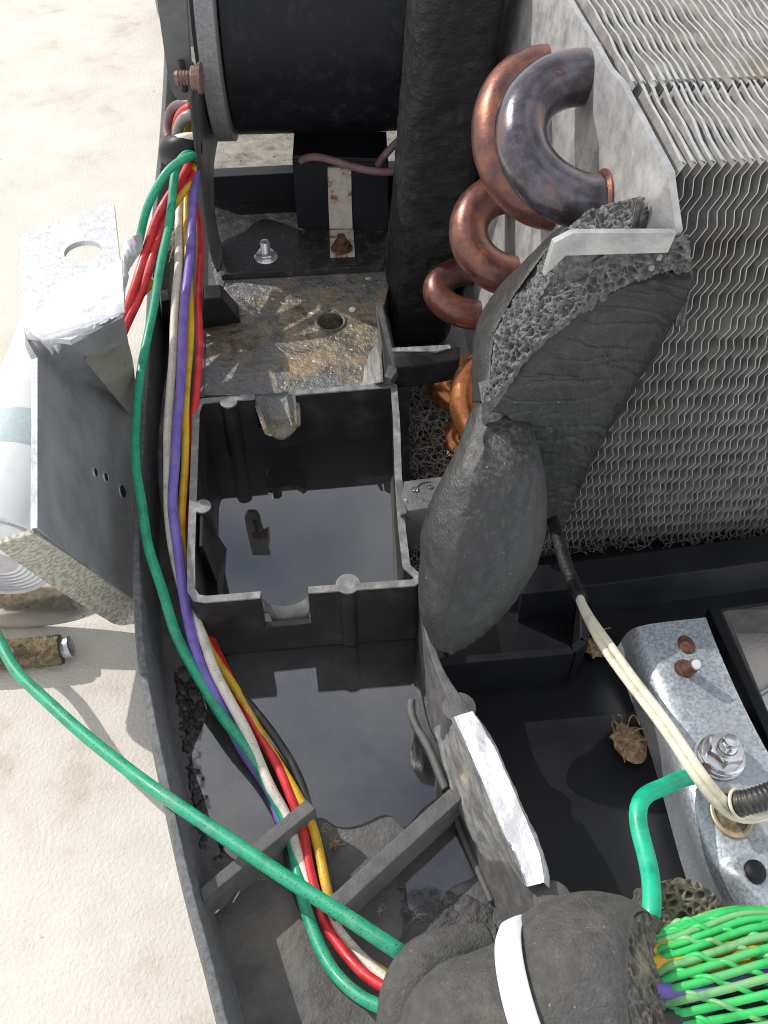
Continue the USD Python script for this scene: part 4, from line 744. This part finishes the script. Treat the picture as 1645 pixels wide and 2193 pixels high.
W('black_wire', .00130, [(615, 1790, .0105), (622, 1860, .0115), (650, 1950, .0125), (685, 2030, .0135), (730, 2105, .0150), (790, 2155, .0165), (860, 2190, .018)], 'black wire under the green one at the lower end')
lg = tube(P((-60, 1300, .006), (0, 1375, .008), (30, 1430, .0095), (90, 1492, .0125), (160, 1556, .0160), (240, 1622, .0200), (325, 1686, .0240), (430, 1758, .0265), (540, 1832, .0285), (640, 1898, .0300), (740, 1962, .0315), (800, 2002, .0325), (858, 2040, .0330)), .00136, 18); lg = rough(lg, .00008, 260, 3, 2)
obj('wire', lg, 'green_wire', label='thick green wire laid across the roof, pan wall and both ribs', cat='wire', smooth=True)
# harness clip
cl = thing('harness_clip', 'black and cream rubber clip holding the wires beside the motor', 'cable clip', at(385, 310, .055))
obj('clip_body', rough(tube(P((360, 340, .056), (368, 322, .060), (392, 314, .0625), (420, 312, .062)), [.0026, .0036, .0038, .0036], 18), .0001, 500), 'plastic_clean', cl)
obj('clip_band', tube(P((357, 322, .058), (367, 303, .0635), (392, 294, .0655), (424, 292, .0655)), .0012), 'cream_wire', cl)
for nm, mt, r, pts, lb in (('w', 'mauve_wire', .0016, [(365, 300, .058), (358, 270, .060), (366, 240, .063), (385, 225, .066), (412, 222, .068)], 'mauve wire loop above the harness clip'), ('w', 'red_wire', .0015, [(378, 300, .058), (380, 265, .062), (392, 240, .066), (412, 230, .068)], 'red wire loop above the harness clip'),
                            ('w', 'grey_wire', .0016, [(385, 305, .058), (382, 275, .063), (395, 252, .066), (415, 246, .067)], 'grey frayed wire loop above the harness clip'), ('w', 'yellow_wire', .0014, [(400, 305, .058), (398, 280, .061), (406, 260, .063), (418, 255, .064)], 'yellow wire loop above the harness clip')):
    obj('wire', tube(P(*pts), r), mt, label=lb, cat='wire', smooth=True)

# ---------------------------------------------------------------- left bracket with foil tape
lb_ = thing('steel_bracket', 'galvanised steel bracket with a round hole standing on the roof at left', 'bracket', at(200, 1330, -.012))
zt2 = .0640
tp2 = Polygon(pp(zt2, (44, 505), (60, 496), (238, 432), (244, 436), (266, 640), (262, 668), (150, 728), (56, 716), (48, 700)))
hc = at(178, 538, zt2); tp2 = tp2.difference(Point(hc[0], hc[1]).buffer(.0046, 24))
obj('top_plate', extr(tp2, zt2 - .0014, zt2), 'zinc_bright', lb_)
F = interp_grid([[at(50, 705, .0630), at(150, 722, .0620), at(262, 672, .0610)], [at(80, 765, .0600), at(180, 800, .042), at(287, 862, .020)], [at(80, 900, .0600), at(182, 960, .036), at(288, 1010, .010)], [at(80, 1128, .0600), at(180, 1208, .032), at(290, 1290, .0005)]], 50, 40)
Fm = interp_grid([[at(80, 765, .0600), at(180, 812, .040), at(290, 870, .018)], [at(80, 940, .0600), at(180, 990, .036), at(290, 1040, .010)], [at(80, 1130, .0600), at(180, 1208, .031), at(290, 1288, .0005)]], 60, 50)
obj('main_plate', solid(Fm, .0013), 'galvanised_dark', lb_)
up_ = interp_grid([[at(48, 702, .0635), at(150, 728, .0632), at(264, 668, .0635)], [at(62, 735, .0620), at(166, 770, .052), at(280, 770, .040)], [at(80, 766, .0600), at(180, 813, .040), at(290, 871, .018)]], 30, 40)
obj('neck_plate', solid(up_, .0013), 'galvanised_dark', lb_)
gs = interp_grid([[at(150, 732, .0606), at(205, 706, .0606), at(252, 682, .0600)], [at(205, 800, .0440), at(255, 780, .0430), at(286, 770, .0400)], [at(278, 888, .0205), at(286, 880, .0205), at(291, 868, .0205)]], 24, 24)
obj('gusset', solid(gs + np.array([0, -.0006, .0010]), .001), 'galvanised_dirty', lb_, label='dirty beige corner gusset')
fl_ = interp_grid([[at(-30, 1178, .0600), at(78, 1136, .0600), at(180, 1212, .0305), at(287, 1290, .0000)], [at(-30, 1186, .0585), at(0, 1172, .0560), at(120, 1262, .0260), at(240, 1334, -.0020)]], 4, 60)
fl_ = np.concatenate([interp_grid([[at(-20, 1170, .0600), at(72, 1143, .0597)], [at(-20, 1182, .0585), at(2, 1178, .0575)]], 6, 8), interp_grid([[at(72, 1143, .0597), at(180, 1212, .0305), at(287, 1291, .0000)], [at(2, 1178, .0575), at(122, 1262, .0270), at(243, 1336, -.0020)]], 6, 40)[:, 1:], interp_grid([[at(287, 1291, .0), at(287, 1336, -.004)], [at(243, 1336, -.002), at(262, 1340, -.004)]], 6, 4)[:, 1:]], axis=1)
obj('lower_flange', solid(fl_, .0011), 'galvanised_spangle', lb_, smooth=50)
for x, y, r in ((203, 1012, .0013), (226, 1022, .0013), (262, 1054, .0019)):
    i = np.argmin(np.linalg.norm(Fm.reshape(-1, 3) - EYE - unit(ray(x, y)) * np.linalg.norm(Fm.reshape(-1, 3) - EYE, axis=1)[:, None], axis=1)); p = Fm.reshape(-1, 3)[i]; nn = gnormals(Fm).reshape(-1, 3)[i]; nn = nn if nn[0] > 0 else -nn
    ho = obj('punched_hole', toaxis(trimesh.creation.torus(r, .0003, 28, 8), p, nn), 'galvanised', lb_); obj('hole_bottom', toaxis(revolve([[0, .0002], [r * .9, .0002], [r * .9, -.0002], [0, -.0002]], 24), p, nn), 'hole_dark', ho)
# foil tape on the bracket
ft_ = thing('foil_tape', 'torn silver foil tape stuck over the top of the left bracket', 'foil tape', at(180, 680, .064))
tg = interp_grid([[at(50, 640, .0646), at(120, 610, .0648), at(190, 585, .0648), at(262, 556, .0648)], [at(56, 700, .0646), at(130, 670, .0648), at(200, 650, .0648), at(266, 625, .0648)],
                  [at(76, 722, .0640), at(130, 708, .0650), at(205, 684, .0650), at(268, 664, .0642)], [at(104, 757, .0585), at(142, 744, .0600), at(200, 702, .0635), at(270, 672, .0630)]], 70, 90)
tg = tg + np.array([0, 0, 1]) * (np.abs(meshkit.fbm(tg * [130, 330, 0], 3, 21) - .5) * .0020)[..., None]
tg[-8:] += ((meshkit.noise(np.stack([np.arange(90) * .35, 0 * np.arange(90), 0 * np.arange(90)], -1), 4) - .5) * .0022)[None, :, None] * np.array([.2, -1, 0]) * np.linspace(0, 1, 8)[:, None, None]
obj('patch', solid(tg, .0002), 'foil', ft_, smooth=True)
tb = interp_grid([[at(262, 520, .0640), at(282, 508, .0640), at(302, 500, .0625)], [at(263, 555, .0640), at(286, 545, .0625), at(306, 525, .0600)], [at(265, 590, .0640), at(278, 575, .0620), at(292, 555, .0605)], [at(266, 640, .0635), at(268, 615, .0620), at(272, 590, .0610)]], 36, 30)
tb = tb + gnormals(tb) * ((meshkit.fbm(tb * 260, 3, 22) - .5) * .0022)[..., None]
obj('flap', solid(tb, .0002), 'foil', ft_, smooth=True)
# white cylinder lying on the roof behind the bracket
wc = thing('white_cylinder', 'white painted cylinder with a grey band lying left of the bracket', 'cylinder', at(0, 1000, -.012))
ccz, cr_ = .0300, .0135; ccx = at(-8, 1185, ccz)[0]; cy0, cy1 = at(0, 655, .036)[1], at(-8, 1185, ccz)[1]
def cyl_y(prof, n=80):
    a = np.arange(n) / n * 2 * np.pi
    return loft([np.stack([ccx + r * np.cos(a), np.full(n, y), ccz + r * np.sin(a)], 1) for y, r in prof])
yb0, yb1 = at(40, 888, .041)[1], at(40, 962, .041)[1]
obj('body', cyl_y([(cy0 + .002, cr_ * .9), (cy0, cr_), (yb0, cr_)]), 'white_paint', wc)
obj('band', cyl_y([(yb0 - .0001, cr_ * 1.005), (yb1, cr_ * 1.005)]), 'band_grey', wc)
obj('body', cyl_y([(yb1 - .0001, cr_ * 1.01), (cy1, cr_ * 1.01), (cy1 - .0015, cr_ * .93)]), 'white_paint', wc)
# grooved end cap and shiny dish in front of it
ec = np.array([ccx, cy1 - .0016, ccz]); nn = unit(np.array([.02, -1, .04]))
rr_ = cr_ * .99; prof = [[0, -.006], [rr_, -.006], [rr_, -.0006], [rr_ * .97, 0]]
for k in range(6): r = rr_ * (.90 - .085 * k); prof += [[r, 0], [r - .0003, -.0005], [r - .0008, -.0005], [r - .0011, 0]]
prof += [[rr_ * .3, 0], [0, 0]]
eo = obj('end_cap', toaxis(revolve(prof, 96), ec, nn), 'cap_grey', wc, label='grey end cap with concentric grooves')
dc = at(60, 1290, -.006); a_ = np.arange(80) / 80 * 2 * np.pi
dish = [];
for s, h in ((0.02, .0012), (.5, .0008), (.9, .0), (1, -.0008), (1.0, -.003), (.02, -.003)):
    dish.append(np.array([at(20 + 240 * s * math.cos(t), 1262 + 84 * s * math.sin(t), -.0105 + (1346 - (1262 + 84 * s * math.sin(t))) / 168 * .027) for t in a_]) + np.array([0, -.6, .6]) * h)
dish_ = thing('metal_dish', 'shiny round metal dish mirroring the roof below the bracket', 'dish', at(60, 1290, -.012)); obj('disc', loft(dish), 'mirror_metal', dish_, smooth=50)
br = thing('rope_roll', 'dirty brown woven tube with a torn metal end under the dish', 'tube', at(70, 1400, -.012))
m = tube(P((-60, 1405, -.0075), (0, 1402, -.0075), (70, 1398, -.0075), (132, 1390, -.0075)), .0038, 40, step=.0003)
q = m.vertices; m.vertices = q + np.array(m.vertex_normals) * (.00028 * np.sin(q[:, 0] * 6000 + q[:, 2] * 5000) * np.sin(q[:, 0] * 4200 - q[:, 1] * 6000))[:, None]
obj('woven_cover', rough(m, .0002, 500), 'brown_fibre', br, smooth=True)
obj('metal_end', toaxis(revolve([[.0022, 0], [.0026, 0], [.0029, .0022], [.0026, .0021], [.0022, 0]], 24), at(134, 1389, -.0075), unit([1, .25, .15])), 'galvanised', br); obj('end_plug', toaxis(revolve([[0, .0003], [.0024, .0003], [.0024, -.0003], [0, -.0003]], 24), at(134, 1389, -.0075), unit([1, .25, .15])), 'hole_dark', br)

def crust(name, rows, amp, cut, m, label, seed, sc=260, n=150, k=40):
    G = interp_grid([[at(*q) for q in r] for r in rows], n, k); h = meshkit.fbm(G * sc, 5, seed); e = np.minimum(np.minimum(np.linspace(0, 1, k), np.linspace(1, 0, k))[None, :], np.minimum(np.linspace(0, 1, n), np.linspace(1, 0, n))[:, None])
    G[..., 2] += np.clip(h - cut - np.clip(.12 - e, 0, 1) * 2, -.08, 1) * amp
    obj(name, solid(G, np.array([0, 0, -.0012])), m, label=label, cat=None, kind='stuff', smooth=True)
crust('silt', [[(372, 1430, .0086), (428, 1420, .0086)], [(378, 1520, .0086), (440, 1520, .0086)], [(392, 1620, .0086), (436, 1640, .0086)], [(410, 1720, .0086), (460, 1740, .0086)], [(428, 1830, .0086), (486, 1850, .0086)]], .0022, .40, 'black_plate', 'black grime lying along the left pan wall', 3, 700, 260, 60)
crust('dried_mud', [[(850, 1900, .0086), (960, 1900, .0086), (1060, 1950, .0086)], [(850, 1960, .0086), (980, 1960, .0086), (1080, 2000, .0086)], [(840, 2040, .0086), (960, 2030, .0086), (1090, 2040, .0086)]], .0026, .40, 'foam_dusty', 'dried tan mud on the pan floor beside the foam sleeve', 5, 420, 150, 150)
# ---------------------------------------------------------------- small debris
def peb(px, py, z, r, m, label, seed, sq=(1, 1, .7)):
    q = trimesh.creation.icosphere(3, r); q.vertices *= sq; rough(q, r * .25, .6 / r, seed); q.apply_translation(at(px, py, z + r * .5)); return obj('debris', q, m, label=label, cat='debris', smooth=True)
peb(460, 1945, FL, .00105, 'pebble', 'round white grit at the left end of the rib', 1)
peb(447, 1938, FL, .0009, 'bug', 'brown grit beside the white one', 2)
peb(755, 663, .027, .0010, 'pebble', 'bright grain near the drain hole', 5)
obj('debris', tube(P((498, 1932, .0095), (506, 1920, .0100), (512, 1908, .0097)), .00022, 6, step=.0004), 'debris', label='tiny pale twig on the pan floor', cat='debris')
fz = [tube([c + rng.normal(0, .0006, 3) * [1, 1, .4] for c in [at(716, 1806, .010)] * 5], .00006, 4, step=.0004) for _ in range(14)]
obj('lint', fz, 'bug', kind='stuff', label='dark tuft of lint on the pan floor between the ribs', cat='lint', smooth=True)
fz = [tube([c + rng.normal(0, .0016, 3) * [1, 2.2, .6] for c in [at(378, 505, .046)] * 5], .00006, 4, step=.0004) for _ in range(30)]
obj('lint', fz, 'debris', kind='stuff', label='tan fibres caught round the white wire', cat='lint', smooth=True)
fz = [tube([c + rng.normal(0, .0007, 3) * [1, 1, .12] for c in [at(x, y, .0093)] * 4], .000028, 4, step=.0005) for x, y in ((740, 1800), (690, 1840), (560, 1880), (480, 1890), (820, 1950), (900, 1960), (700, 1770)) for _ in range(3)]
obj('lint', fz, 'debris', kind='stuff', label='fine pale hairs scattered over the pan floor', cat='lint', smooth=True)
